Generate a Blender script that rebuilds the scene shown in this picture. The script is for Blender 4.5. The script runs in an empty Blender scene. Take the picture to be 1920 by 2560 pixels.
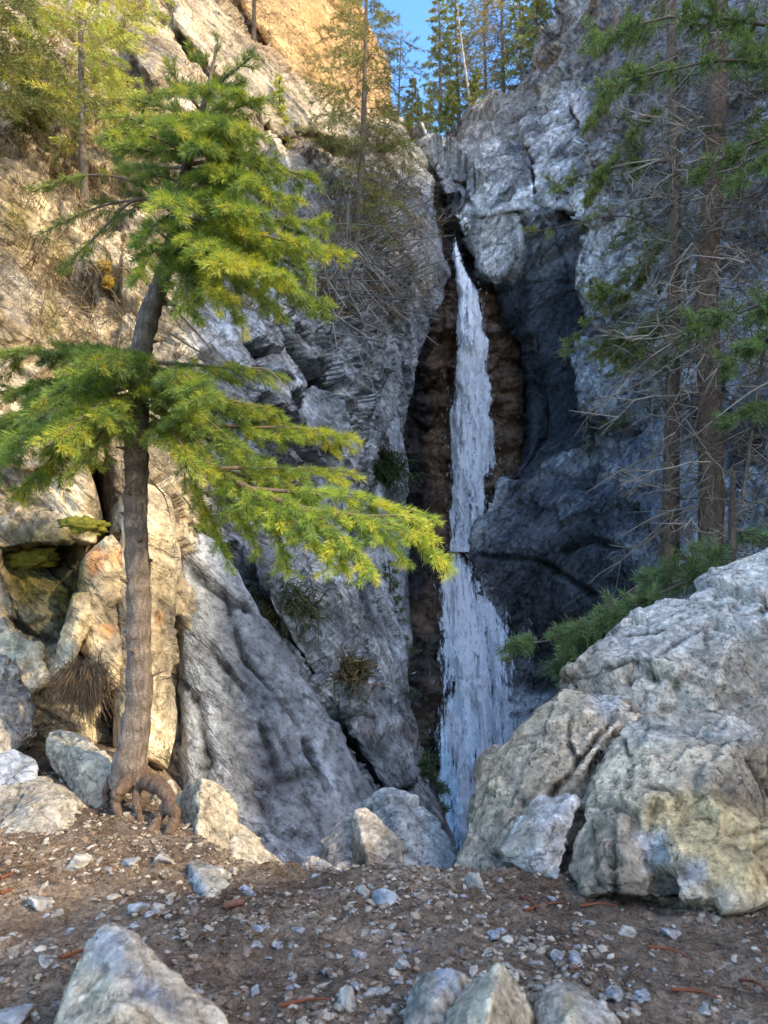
import bpy, bmesh, math, random
import numpy as np

random.seed(7)
RNG = np.random.default_rng(11)
SC = bpy.context.scene
COL = SC.collection

# ------------------------------------------------------------------ camera model
F = 1923.0
CAM_H = 0.8
PITCH = math.radians(6)
CP, SP = math.cos(PITCH), math.sin(PITCH)


def at(px, py, y):
    px = np.asarray(px, float); py = np.asarray(py, float); y = np.asarray(y, float)
    cx = (px - 960) / F; cz = -(py - 1280) / F
    y = np.where(y > 3.5, 3.5 + (y - 3.5) * .55, y)       # depths beyond the clearing are given on a longer scale
    dy = CP - cz * SP; dz = SP + cz * CP
    s = y / dy
    return np.stack([cx * s, y + 0 * s, CAM_H + dz * s], -1)


def proj(P):
    d = P - np.array([0, 0, CAM_H])
    fy = d[..., 1] * CP + d[..., 2] * SP
    fz = -d[..., 1] * SP + d[..., 2] * CP
    return 960 + d[..., 0] / fy * F, 1280 - fz / fy * F


SUN = np.array([0.70, -0.42, 0.58]); SUN /= np.linalg.norm(SUN)

# ------------------------------------------------------------------ numpy noise
_perm = np.random.default_rng(3).permutation(4096)
_grad = np.random.default_rng(4).normal(size=(4096, 3)); _grad /= np.linalg.norm(_grad, axis=1)[:, None]
_rnd = np.random.default_rng(5).random((4096, 4))


def _hash(i, j, k):
    return _perm[(_perm[(_perm[i & 4095] + j) & 4095] + k) & 4095]


from concurrent.futures import ThreadPoolExecutor
_pool = ThreadPoolExecutor(4)


def chunked(fn):
    def g(P):
        if len(P) < 24000: return fn(P)
        parts = [P[i:i + 12000] for i in range(0, len(P), 12000)]
        r = list(_pool.map(fn, parts))
        if isinstance(r[0], tuple): return tuple(np.concatenate(z) for z in zip(*r))
        return np.concatenate(r)
    return g


@chunked
def perlin(P):
    Pi = np.floor(P).astype(np.int64); f = P - Pi
    u = f * f * f * (f * (f * 6 - 15) + 10)
    out = 0
    for a in (0, 1):
        wa = u[:, 0] if a else 1 - u[:, 0]
        for b in (0, 1):
            wb = u[:, 1] if b else 1 - u[:, 1]
            for c in (0, 1):
                wc = u[:, 2] if c else 1 - u[:, 2]
                g = _grad[_hash(Pi[:, 0] + a, Pi[:, 1] + b, Pi[:, 2] + c)]
                out = out + wa * wb * wc * (g[:, 0] * (f[:, 0] - a) + g[:, 1] * (f[:, 1] - b) + g[:, 2] * (f[:, 2] - c))
    return out * 1.5


def fbm(P, octv=5, lac=2.1, gain=0.5):
    o = 0; a = 1.0; t = 0
    for i in range(octv):
        o = o + a * perlin(P + i * 17.3); t += a
        P = P * lac; a *= gain
    return o / t


def ridged(P, octv=4, gain=0.55):
    o = 0; a = 1.0; t = 0
    for i in range(octv):
        o = o + a * (1 - 2 * np.abs(perlin(P + i * 31.7))); t += a
        P = P * 2.1; a *= gain
    return o / t


@chunked
def facets(P):
    """piecewise tilted cells: chunks of broken rock. returns displacement and distance to the cell edge"""
    Pi = np.floor(P - .5).astype(np.int64)
    best = np.full(len(P), 1e9); second = np.full(len(P), 1e9)
    bid = np.zeros(len(P), np.int64); bo = np.zeros_like(P)
    for a in (0, 1):
        for b in (0, 1):
            for c in (0, 1):
                q = Pi + np.array([a, b, c])
                h = _hash(q[:, 0], q[:, 1], q[:, 2])
                o = P - q - _rnd[h, :3]
                d = (o * o).sum(1)
                m = d < best
                second = np.where(m, best, np.minimum(second, d))
                best = np.where(m, d, best); bid = np.where(m, h, bid)
                bo[m] = o[m]
    tilt = _grad[(bid * 7 + 13) & 4095]
    return (tilt * bo).sum(1) * 0.9 + (_rnd[bid, 3] - .5) * 0.8, np.sqrt(second) - np.sqrt(best)


def sstep(a, b, x):
    t = np.clip((x - a) / (b - a), 0, 1)
    return t * t * (3 - 2 * t)


def poly_sd(x, y, poly):
    """signed distance, negative inside"""
    poly = np.asarray(poly, float); n = len(poly)
    d = np.full(x.shape, 1e18); ins = np.zeros(x.shape, bool)
    for i in range(n):
        ax, ay = poly[i]; bx, by = poly[(i + 1) % n]
        ex, ey = bx - ax, by - ay
        t = np.clip(((x - ax) * ex + (y - ay) * ey) / (ex * ex + ey * ey + 1e-9), 0, 1)
        d = np.minimum(d, (x - ax - t * ex) ** 2 + (y - ay - t * ey) ** 2)
        c = ((ay > y) != (by > y)) & (x < (bx - ax) * (y - ay) / (by - ay + 1e-12) + ax)
        ins ^= c
    return np.where(ins, -1, 1) * np.sqrt(d)


def tps(pts):
    """thin plate spline through (px,py)->log depth"""
    p = np.array(pts, float); X = p[:, :2] / 1000; v = np.log(p[:, 2])
    n = len(X)
    def U(r2): return 0.5 * r2 * np.log(r2 + 1e-12)
    K = U(((X[:, None] - X[None]) ** 2).sum(-1)) + np.eye(n) * 2e-3
    Pm = np.hstack([np.ones((n, 1)), X])
    A = np.block([[K, Pm], [Pm.T, np.zeros((3, 3))]])
    w = np.linalg.solve(A, np.concatenate([v, np.zeros(3)]))
    def f(px, py):
        x = np.stack([px.ravel(), py.ravel()], -1) / 1000
        o = np.zeros(len(x))
        for i in range(n):
            o += w[i] * U(((x - X[i]) ** 2).sum(-1))
        o += w[n] + x @ w[n + 1:]
        return np.exp(o).reshape(px.shape)
    return f


# ------------------------------------------------------------------ mesh / object helpers
def tag(o, label=None, cat=None, group=None, kind=None):
    if label: o['label'] = label
    if cat: o['category'] = cat
    if group: o['group'] = group
    if kind: o['kind'] = kind
    return o


def mesh(name, V, Fs, mat=None, col=None, smooth=True, uv=None):
    V = np.asarray(V, np.float32).reshape(-1, 3)
    if not isinstance(Fs, (list, tuple)): Fs = [Fs]
    Fs = [np.asarray(f, np.int32) for f in Fs if len(f)]
    me = bpy.data.meshes.new(name)
    me.vertices.add(len(V)); me.vertices.foreach_set('co', V.ravel())
    nl = sum(f.size for f in Fs); npol = sum(len(f) for f in Fs)
    me.loops.add(nl); me.polygons.add(npol)
    li = np.concatenate([f.ravel() for f in Fs])
    me.loops.foreach_set('vertex_index', li)
    tot = np.concatenate([np.full(len(f), f.shape[1], np.int32) for f in Fs])
    st = np.concatenate([[0], np.cumsum(tot)[:-1]]).astype(np.int32)
    me.polygons.foreach_set('loop_start', st)
    me.polygons.foreach_set('loop_total', tot)
    me.polygons.foreach_set('use_smooth', np.full(npol, smooth, bool))
    if col is not None:
        a = me.color_attributes.new('Col', 'FLOAT_COLOR', 'POINT')
        c = np.asarray(col, np.float32)
        if c.shape[1] == 3: c = np.hstack([c, np.zeros((len(c), 1), np.float32)])
        a.data.foreach_set('color', np.ascontiguousarray(c).ravel())
    if uv is not None:
        l = me.uv_layers.new(name='UVMap')
        l.data.foreach_set('uv', np.asarray(uv, np.float32)[li].ravel())
    if mat: me.materials.append(mat)
    me.update(calc_edges=True); me.validate()
    return me


def obj(name, me, parent=None):
    o = bpy.data.objects.new(name, me); COL.objects.link(o)
    if parent is not None:
        o.parent = parent
        o.matrix_parent_inverse.identity()
    return o


def empty(name, loc):
    o = bpy.data.objects.new(name, None); COL.objects.link(o)
    o.location = tuple(float(a) for a in loc); o.empty_display_size = .1
    return o


class MB:
    """collects geometry pieces with per-vertex colours"""
    def __init__(s): s.V = []; s.Q = []; s.T = []; s.C = []; s.n = 0
    def add(s, V, Q=None, T=None, C=(1, 1, 1)):
        V = np.asarray(V, float).reshape(-1, 3)
        if Q is not None and len(Q): s.Q.append(np.asarray(Q) + s.n)
        if T is not None and len(T): s.T.append(np.asarray(T) + s.n)
        C = np.asarray(C, float)
        s.C.append(np.broadcast_to(C, (len(V), 3)) if C.ndim == 1 else C)
        s.V.append(V); s.n += len(V)
    def build(s, name, mat, parent=None, org=(0, 0, 0), smooth=True):
        V = np.concatenate(s.V) - np.asarray(org)
        fs = []
        if s.Q: fs.append(np.concatenate(s.Q))
        if s.T: fs.append(np.concatenate(s.T))
        return obj(name, mesh(name, V, fs, mat, np.concatenate(s.C), smooth), parent)


def catmull(P, n):
    P = np.asarray(P, float)
    if len(P) < 3:
        t = np.linspace(0, 1, n)[:, None]; return P[0] * (1 - t) + P[-1] * t
    Q = np.vstack([2 * P[0] - P[1], P, 2 * P[-1] - P[-2]])
    d = np.concatenate([[0], np.cumsum(np.linalg.norm(np.diff(P[:, :3], axis=0), axis=1))])
    s = np.linspace(0, d[-1], n); i = np.clip(np.searchsorted(d, s, 'right') - 1, 0, len(P) - 2)
    t = ((s - d[i]) / (d[i + 1] - d[i] + 1e-12))[:, None]
    a, b, c, e = Q[i], Q[i + 1], Q[i + 2], Q[i + 3]
    return .5 * ((2 * b) + (c - a) * t + (2 * a - 5 * b + 4 * c - e) * t * t + (3 * b - a - 3 * c + e) * t ** 3)


def tube(mb, P, R, sides=8, col=(1, 1, 1), bump=0, bfreq=8.0, cap=True):
    P = np.asarray(P, float); R = np.asarray(R, float); n = len(P)
    T = np.gradient(P, axis=0); T /= np.linalg.norm(T, axis=1)[:, None] + 1e-12
    up = np.array([0, 0, 1.0]) if abs(T[0, 2]) < .9 else np.array([1.0, 0, 0])
    U = np.cross(T, up); U /= np.linalg.norm(U, axis=1)[:, None] + 1e-12
    W = np.cross(T, U)
    a = np.linspace(0, 2 * np.pi, sides, endpoint=False)
    D = U[:, None] * np.cos(a)[None, :, None] + W[:, None] * np.sin(a)[None, :, None]
    V = P[:, None] + D * R[:, None, None]
    if bump:
        nz = fbm(V.reshape(-1, 3) * bfreq, 4).reshape(n, sides)
        V = V + D * (nz * bump)[..., None] * R[:, None, None]
    i, j = np.meshgrid(np.arange(n - 1), np.arange(sides), indexing='ij')
    k = (j + 1) % sides
    Q = np.stack([i * sides + j, i * sides + k, (i + 1) * sides + k, (i + 1) * sides + j], -1).reshape(-1, 4)
    V = V.reshape(-1, 3)
    Tt = None
    if cap:
        V = np.vstack([V, P[-1] + T[-1] * R[-1] * .4])
        jj = np.arange(sides); b = (n - 1) * sides
        Tt = np.stack([b + jj, b + (jj + 1) % sides, np.full(sides, n * sides)], -1)
    if not (isinstance(col, tuple)):
        col = np.repeat(np.asarray(col), sides, axis=0)
        if cap: col = np.vstack([col, col[-1:]])
    mb.add(V, Q, Tt, col)


def basis(D):
    up = np.where(np.abs(D[:, 2:3]) < .9, np.array([[0, 0, 1.0]]), np.array([[1.0, 0, 0]]))
    U = np.cross(D, up); U /= np.linalg.norm(U, axis=1)[:, None] + 1e-12
    return U, np.cross(D, U)


def sticks(mb, P0, P1, r0, r1, col=(1, 1, 1)):
    """many thin three-sided tapering twigs"""
    P0 = np.asarray(P0, float); P1 = np.asarray(P1, float); n = len(P0)
    if n == 0: return
    D = P1 - P0; D = D / (np.linalg.norm(D, axis=1)[:, None] + 1e-12)
    U, W = basis(D)
    r0 = np.broadcast_to(np.asarray(r0, float), (n,)); r1 = np.broadcast_to(np.asarray(r1, float), (n,))
    V = np.zeros((n, 6, 3))
    for k in range(3):
        d = U * math.cos(k * 2.0944) + W * math.sin(k * 2.0944)
        V[:, k] = P0 + d * r0[:, None]; V[:, 3 + k] = P1 + d * r1[:, None]
    b = (np.arange(n) * 6)[:, None]
    Q = np.concatenate([b + np.array([k, (k + 1) % 3, 3 + (k + 1) % 3, 3 + k]) for k in range(3)])
    c = np.asarray(col, float)
    if c.ndim == 2: c = np.repeat(c, 6, axis=0)
    mb.add(V.reshape(-1, 3), Q, None, c)


def needles(mb, P0, P1, per_m, nl, nw, cols, lift=0.0, spread=1.0, minn=6, jit=.25):
    """needle sprays round shoots P0->P1"""
    P0 = np.asarray(P0, float); P1 = np.asarray(P1, float)
    if len(P0) == 0: return
    L = np.linalg.norm(P1 - P0, axis=1)
    cnt = np.maximum(minn, (L * per_m).astype(int))
    idx = np.repeat(np.arange(len(P0)), cnt); n = len(idx)
    D = (P1 - P0) / (L[:, None] + 1e-9); U, W = basis(D)
    t = RNG.random(n) ** .9
    base = P0[idx] + (P1 - P0)[idx] * t[:, None]
    ph = RNG.random(n) * 2 * np.pi
    al = (0.95 - .45 * t + RNG.normal(0, .12, n)) * spread
    d = D[idx] * np.cos(al)[:, None] + (U[idx] * np.cos(ph)[:, None] + W[idx] * np.sin(ph)[:, None]) * np.sin(al)[:, None]
    d[:, 2] += lift
    d /= np.linalg.norm(d, axis=1)[:, None]
    ln = nl * (1 + RNG.normal(0, jit, n)).clip(.4, 1.6) * (1 - .35 * (t > .93))
    r = RNG.normal(size=(n, 3)); s = np.cross(d, r); s /= np.linalg.norm(s, axis=1)[:, None] + 1e-9
    V = np.zeros((n, 4, 3))
    w = nw * .5
    V[:, 0] = base; V[:, 1] = base + d * (ln * .5)[:, None] + s * w
    V[:, 2] = base + d * ln[:, None]; V[:, 3] = base + d * (ln * .5)[:, None] - s * w
    b = (np.arange(n) * 4)[:, None]
    c = np.asarray(cols, float)
    c = c[idx] if c.ndim == 2 else np.broadcast_to(c, (n, 3))
    c = c * (1 + RNG.normal(0, .16, (n, 1))).clip(.55, 1.5)
    mb.add(V.reshape(-1, 3), b + np.arange(4), None, np.repeat(c, 4, axis=0))


# ------------------------------------------------------------------ materials
def mat_new(name):
    m = bpy.data.materials.new(name); m.use_nodes = True
    nt = m.node_tree; nt.nodes.clear()
    return m, nt, nt.nodes.new('ShaderNodeOutputMaterial')


def N(nt, typ, **kw):
    n = nt.nodes.new(typ)
    for k, v in kw.items():
        if k.startswith('in_'):
            n.inputs[k[3:].replace('_', ' ')].default_value = v
        else:
            setattr(n, k, v)
    return n


def noise_node(nt, co, scale, detail=6, rough=.6, dist=0.0):
    n = N(nt, 'ShaderNodeTexNoise'); n.inputs['Scale'].default_value = scale
    n.inputs['Detail'].default_value = detail; n.inputs['Roughness'].default_value = rough
    n.inputs['Distortion'].default_value = dist
    nt.links.new(co, n.inputs['Vector']); return n


def ramp(nt, fac, stops):
    r = N(nt, 'ShaderNodeValToRGB')
    e = r.color_ramp.elements
    while len(e) < len(stops): e.new(.5)
    for k, (p, c) in enumerate(stops):
        e[k].position = p; e[k].color = (c, c, c, 1) if not isinstance(c, tuple) else (*c, 1)
    nt.links.new(fac, r.inputs['Fac']); return r


def mixc(nt, fac, a, b, mode='MIX'):
    m = N(nt, 'ShaderNodeMix', data_type='RGBA', blend_type=mode)
    if isinstance(fac, (int, float)): m.inputs[0].default_value = fac
    else: nt.links.new(fac, m.inputs[0])
    for s, v in ((6, a), (7, b)):
        if isinstance(v, tuple): m.inputs[s].default_value = (*v, 1)
        else: nt.links.new(v, m.inputs[s])
    return m.outputs[2]


def rock_mat(name, s, bump=.5, bdist=.02, speck=.5, rough=.85, stretch=None):
    """vertex colours carry the rock's stains; s = detail frequency per metre"""
    m, nt, out = mat_new(name)
    L = nt.links.new
    p = N(nt, 'ShaderNodeBsdfPrincipled'); L(p.outputs[0], out.inputs[0])
    co = N(nt, 'ShaderNodeTexCoord').outputs['Object']
    if stretch:
        mp = N(nt, 'ShaderNodeMapping', vector_type='TEXTURE'); mp.inputs['Rotation'].default_value = stretch[0]; mp.inputs['Scale'].default_value = stretch[1]
        L(co, mp.inputs['Vector']); cs = mp.outputs[0]
    else: cs = co
    at_ = N(nt, 'ShaderNodeAttribute', attribute_name='Col')
    n1 = noise_node(nt, cs, s, 6, .7, .4)
    n2 = noise_node(nt, co, s * 6, 4, .72)
    n3 = noise_node(nt, cs, s * 2.3, 5, .64, .8)
    c = mixc(nt, .8, at_.outputs['Color'], ramp(nt, n1.outputs['Fac'], [(.28, .30), (.42, .75), (.56, 1.1), (.72, 1.7)]).outputs[0], 'MULTIPLY')
    c = mixc(nt, .85, c, ramp(nt, n2.outputs['Fac'], [(.34, .35), (.47, .95), (.55, 1.1), (.68, 1.6)]).outputs[0], 'MULTIPLY')
    # dark lichen specks and fine cracks
    sp = ramp(nt, noise_node(nt, co, s * 4.2, 4, .75, .3).outputs['Fac'], [(.56, 0.0), (.61, 1.0)])
    mm = N(nt, 'ShaderNodeMath', operation='MULTIPLY'); mm.inputs[1].default_value = speck
    pat = ramp(nt, noise_node(nt, co, s * .7, 3, .6).outputs['Fac'], [(.40, .1), (.62, 1.0)])
    ms = N(nt, 'ShaderNodeMath', operation='MULTIPLY'); L(sp.outputs[0], ms.inputs[0]); L(pat.outputs[0], ms.inputs[1])
    L(ms.outputs[0], mm.inputs[0])
    c = mixc(nt, mm.outputs[0], c, mixc(nt, 1.0, c, (.17, .17, .18), 'MULTIPLY'))
    vd = N(nt, 'ShaderNodeTexVoronoi', feature='DISTANCE_TO_EDGE'); vd.inputs['Scale'].default_value = s * .55
    wv = N(nt, 'ShaderNodeVectorMath', operation='ADD')
    wm = N(nt, 'ShaderNodeVectorMath', operation='SCALE'); wm.inputs['Scale'].default_value = .55 / s
    L(n3.outputs['Color'], wm.inputs[0]); L(cs, wv.inputs[0]); L(wm.outputs[0], wv.inputs[1]); L(wv.outputs[0], vd.inputs['Vector'])
    ck = ramp(nt, vd.outputs['Distance'], [(0.0, .0), (.03, 1.0)])
    c = mixc(nt, .22, c, mixc(nt, 1.0, c, ck.outputs[0], 'MULTIPLY'))
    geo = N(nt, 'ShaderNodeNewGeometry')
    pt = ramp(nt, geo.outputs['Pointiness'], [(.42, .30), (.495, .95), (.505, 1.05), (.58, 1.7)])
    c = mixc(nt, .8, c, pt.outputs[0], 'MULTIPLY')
    L(c, p.inputs['Base Color'])
    rr = N(nt, 'ShaderNodeMapRange'); rr.inputs['To Min'].default_value = rough; rr.inputs['To Max'].default_value = .42
    L(at_.outputs['Alpha'], rr.inputs['Value']); L(rr.outputs[0], p.inputs['Roughness'])
    p.inputs['Specular IOR Level'].default_value = .3
    # relief
    h = N(nt, 'ShaderNodeMath', operation='ADD')
    hm = N(nt, 'ShaderNodeMath', operation='MULTIPLY'); hm.inputs[1].default_value = .45
    L(n2.outputs['Fac'], hm.inputs[0]); L(n3.outputs['Fac'], h.inputs[0]); L(hm.outputs[0], h.inputs[1])
    h2 = N(nt, 'ShaderNodeMath', operation='ADD')
    cm = N(nt, 'ShaderNodeMath', operation='MULTIPLY'); cm.inputs[1].default_value = .3
    L(ck.outputs[0], cm.inputs[0]); L(h.outputs[0], h2.inputs[0]); L(cm.outputs[0], h2.inputs[1])
    b = N(nt, 'ShaderNodeBump'); b.inputs['Strength'].default_value = bump; b.inputs['Distance'].default_value = bdist
    L(h2.outputs[0], b.inputs['Height']); L(b.outputs[0], p.inputs['Normal'])
    return m


def bark_mat(name, s, zs=.35, bump=.7, bdist=.01):
    m, nt, out = mat_new(name); L = nt.links.new
    p = N(nt, 'ShaderNodeBsdfPrincipled'); L(p.outputs[0], out.inputs[0])
    co = N(nt, 'ShaderNodeTexCoord').outputs['Object']
    mp = N(nt, 'ShaderNodeMapping'); mp.inputs['Scale'].default_value = (1, 1, zs); L(co, mp.inputs['Vector'])
    at_ = N(nt, 'ShaderNodeAttribute', attribute_name='Col')
    v = N(nt, 'ShaderNodeTexVoronoi', feature='DISTANCE_TO_EDGE'); v.inputs['Scale'].default_value = s
    n1 = noise_node(nt, mp.outputs[0], s * .8, 7, .7, .6)
    wm = N(nt, 'ShaderNodeVectorMath', operation='SCALE'); wm.inputs['Scale'].default_value = 2.2 / s
    wa = N(nt, 'ShaderNodeVectorMath', operation='ADD'); L(n1.outputs['Color'], wm.inputs[0]); L(mp.outputs[0], wa.inputs[0]); L(wm.outputs[0], wa.inputs[1])
    L(wa.outputs[0], v.inputs['Vector'])
    e = ramp(nt, v.outputs['Distance'], [(0, .62), (.2, 1.0)])
    n2 = noise_node(nt, co, s * 3.5, 5, .7)
    c = mixc(nt, .5, at_.outputs['Color'], e.outputs[0], 'MULTIPLY')
    c = mixc(nt, .8, c, ramp(nt, n2.outputs['Fac'], [(.3, .45), (.5, 1.0), (.7, 1.6)]).outputs[0], 'MULTIPLY')
    L(c, p.inputs['Base Color']); p.inputs['Roughness'].default_value = .9
    p.inputs['Specular IOR Level'].default_value = .2
    h = N(nt, 'ShaderNodeMath', operation='ADD'); L(e.outputs[0], h.inputs[0]); L(n1.outputs['Fac'], h.inputs[1])
    b = N(nt, 'ShaderNodeBump'); b.inputs['Strength'].default_value = bump; b.inputs['Distance'].default_value = bdist
    L(h.outputs[0], b.inputs['Height']); L(b.outputs[0], p.inputs['Normal'])
    return m


def leaf_mat(name, trans=.35):
    m, nt, out = mat_new(name); L = nt.links.new
    p = N(nt, 'ShaderNodeBsdfPrincipled'); t = N(nt, 'ShaderNodeBsdfTranslucent'); mx = N(nt, 'ShaderNodeMixShader')
    at_ = N(nt, 'ShaderNodeAttribute', attribute_name='Col')
    L(at_.outputs['Color'], p.inputs['Base Color'])
    c = mixc(nt, 1.0, at_.outputs['Color'], (1.5, 1.35, .5), 'MULTIPLY'); L(c, t.inputs['Color'])
    p.inputs['Roughness'].default_value = .5; p.inputs['Specular IOR Level'].default_value = .35
    mx.inputs[0].default_value = trans
    L(p.outputs[0], mx.inputs[1]); L(t.outputs[0], mx.inputs[2]); L(mx.outputs[0], out.inputs[0])
    return m


def plain_mat(name, rough=.85, s=60, amt=.6):
    m, nt, out = mat_new(name); L = nt.links.new
    p = N(nt, 'ShaderNodeBsdfPrincipled'); L(p.outputs[0], out.inputs[0])
    at_ = N(nt, 'ShaderNodeAttribute', attribute_name='Col')
    co = N(nt, 'ShaderNodeTexCoord').outputs['Object']
    n = noise_node(nt, co, s, 5, .65)
    c = mixc(nt, amt, at_.outputs['Color'], ramp(nt, n.outputs['Fac'], [(.3, .45), (.5, 1.0), (.7, 1.5)]).outputs[0], 'MULTIPLY')
    L(c, p.inputs['Base Color']); p.inputs['Roughness'].default_value = rough; p.inputs['Specular IOR Level'].default_value = .25
    b = N(nt, 'ShaderNodeBump'); b.inputs['Strength'].default_value = .4; b.inputs['Distance'].default_value = .3 / s
    L(n.outputs['Fac'], b.inputs['Height']); L(b.outputs[0], p.inputs['Normal'])
    return m


def dirt_mat():
    m, nt, out = mat_new('dirt'); L = nt.links.new
    p = N(nt, 'ShaderNodeBsdfPrincipled'); L(p.outputs[0], out.inputs[0])
    co = N(nt, 'ShaderNodeTexCoord').outputs['Object']
    n1 = noise_node(nt, co, 3.5, 6, .6); n2 = noise_node(nt, co, 45, 8, .72, .5); n3 = noise_node(nt, co, 170, 4, .7)
    c = ramp(nt, n1.outputs['Fac'], [(.3, (.11, .078, .054)), (.5, (.215, .155, .106)), (.62, (.30, .225, .155)), (.75, (.39, .30, .21))]).outputs[0]
    c = mixc(nt, .9, c, ramp(nt, n2.outputs['Fac'], [(.3, .35), (.5, 1.0), (.72, 2.0)]).outputs[0], 'MULTIPLY')
    c = mixc(nt, .8, c, ramp(nt, n3.outputs['Fac'], [(.35, .45), (.5, 1.0), (.7, 1.7)]).outputs[0], 'MULTIPLY')
    L(c, p.inputs['Base Color']); p.inputs['Roughness'].default_value = .95; p.inputs['Specular IOR Level'].default_value = .15
    h = N(nt, 'ShaderNodeMath', operation='ADD'); L(n2.outputs['Fac'], h.inputs[0]); L(n3.outputs['Fac'], h.inputs[1])
    b = N(nt, 'ShaderNodeBump'); b.inputs['Strength'].default_value = .8; b.inputs['Distance'].default_value = .012
    L(h.outputs[0], b.inputs['Height']); L(b.outputs[0], p.inputs['Normal'])
    return m


def water_mat(name, lo, hi, seed=0.0):
    m, nt, out = mat_new(name); L = nt.links.new
    uvn = N(nt, 'ShaderNodeUVMap', uv_map='UVMap')
    mp = N(nt, 'ShaderNodeMapping'); mp.inputs['Location'].default_value = (seed, seed * 1.7, seed); mp.inputs['Scale'].default_value = (1, .17, 1)
    L(uvn.outputs[0], mp.inputs['Vector'])
    n1 = noise_node(nt, mp.outputs[0], 4.5, 7, .66, 1.0)
    mp2 = N(nt, 'ShaderNodeMapping'); mp2.inputs['Location'].default_value = (seed, seed * 2.7, 0); mp2.inputs['Scale'].default_value = (1, .28, 1)
    L(uvn.outputs[0], mp2.inputs['Vector'])
    n2 = noise_node(nt, mp2.outputs[0], 22.0, 6, .75, 1.0)
    at_ = N(nt, 'ShaderNodeAttribute', attribute_name='Col')   # red: how much water there is
    mp3 = N(nt, 'ShaderNodeMapping'); mp3.inputs['Location'].default_value = (seed * 3, seed, 0); mp3.inputs['Scale'].default_value = (1, .045, 1)
    L(uvn.outputs[0], mp3.inputs['Vector'])
    n4 = noise_node(nt, mp3.outputs[0], 7.0, 4, .6, .5)
    a = N(nt, 'ShaderNodeMath', operation='MULTIPLY_ADD'); a.inputs[1].default_value = .75
    L(n2.outputs['Fac'], a.inputs[0]); L(n1.outputs['Fac'], a.inputs[2])
    sep = N(nt, 'ShaderNodeSeparateColor'); L(at_.outputs['Color'], sep.inputs[0])
    d = N(nt, 'ShaderNodeMath', operation='MULTIPLY_ADD'); d.inputs[1].default_value = .75; d.inputs[2].default_value = -.375
    L(sep.outputs[0], d.inputs[0])
    e0 = N(nt, 'ShaderNodeMath', operation='ADD'); L(a.outputs[0], e0.inputs[0]); L(d.outputs[0], e0.inputs[1])
    e = N(nt, 'ShaderNodeMath', operation='MULTIPLY_ADD'); e.inputs[1].default_value = .55; L(n4.outputs['Fac'], e.inputs[0]); L(e0.outputs[0], e.inputs[2])
    al = N(nt, 'ShaderNodeMapRange', interpolation_type='SMOOTHSTEP'); al.inputs['From Min'].default_value = lo; al.inputs['From Max'].default_value = hi
    L(e.outputs[0], al.inputs['Value'])
    p = N(nt, 'ShaderNodeBsdfPrincipled'); p.inputs['Roughness'].default_value = .35
    p.inputs['Specular IOR Level'].default_value = .4
    p.inputs['Subsurface Weight'].default_value = 0
    rm = N(nt, 'ShaderNodeMapRange'); rm.inputs['From Min'].default_value = lo; rm.inputs['From Max'].default_value = lo + .34; L(e.outputs[0], rm.inputs['Value'])
    cc = ramp(nt, rm.outputs[0], [(.0, (.55, .63, .74)), (.3, (.88, .92, .96)), (.6, (.98, .98, .98))])
    L(cc.outputs[0], p.inputs['Base Color'])
    t = N(nt, 'ShaderNodeBsdfTransparent'); mx = N(nt, 'ShaderNodeMixShader')
    L(al.outputs[0], mx.inputs[0]); L(t.outputs[0], mx.inputs[1]); L(p.outputs[0], mx.inputs[2]); L(mx.outputs[0], out.inputs[0])
    b = N(nt, 'ShaderNodeBump'); b.inputs['Strength'].default_value = .6; b.inputs['Distance'].default_value = .1
    L(e.outputs[0], b.inputs['Height'])
    va = N(nt, 'ShaderNodeVectorMath', operation='ADD'); va.inputs[1].default_value = (0, -.3, 1.1); vn_ = N(nt, 'ShaderNodeVectorMath', operation='NORMALIZE')   # normals tilted up, so the foam takes extra light from above
    L(b.outputs[0], va.inputs[0]); L(va.outputs[0], vn_.inputs[0]); L(vn_.outputs[0], p.inputs['Normal'])
    return m


STRATA_L = ((0, math.radians(42), 0), (1, 1, 2.6))
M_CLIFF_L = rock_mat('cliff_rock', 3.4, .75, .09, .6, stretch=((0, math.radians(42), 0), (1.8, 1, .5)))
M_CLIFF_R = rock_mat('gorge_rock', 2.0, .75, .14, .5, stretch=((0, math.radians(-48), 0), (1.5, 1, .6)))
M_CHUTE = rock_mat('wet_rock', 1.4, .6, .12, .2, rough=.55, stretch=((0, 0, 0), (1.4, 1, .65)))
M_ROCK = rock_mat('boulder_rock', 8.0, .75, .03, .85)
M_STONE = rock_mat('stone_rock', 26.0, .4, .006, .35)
M_BARK = bark_mat('spruce_bark', 42, .38, .9, .007)
M_BARK_FAR = bark_mat('old_bark', 16, .45, .8, .03)
M_TWIG = plain_mat('twig_bark', .9, 90, .5)
M_NEEDLE = leaf_mat('spruce_needles', .42)
M_FOLIAGE = leaf_mat('conifer_foliage', .3)
M_DRY = leaf_mat('dry_grass_blades', .3)
M_DIRT = dirt_mat()
M_GRAVEL = plain_mat('gravel_stone', .85, 120, .6)
M_MOSS = plain_mat('moss_cushion', .95, 70, .8)


# ------------------------------------------------------------------ rock shapes
_ico = {}
def ico(s):
    if s not in _ico:
        bm = bmesh.new(); bmesh.ops.create_icosphere(bm, subdivisions=s, radius=1)
        _ico[s] = (np.array([v.co[:] for v in bm.verts]), np.array([[v.index for v in f.verts] for f in bm.faces])); bm.free()
    return _ico[s]


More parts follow.
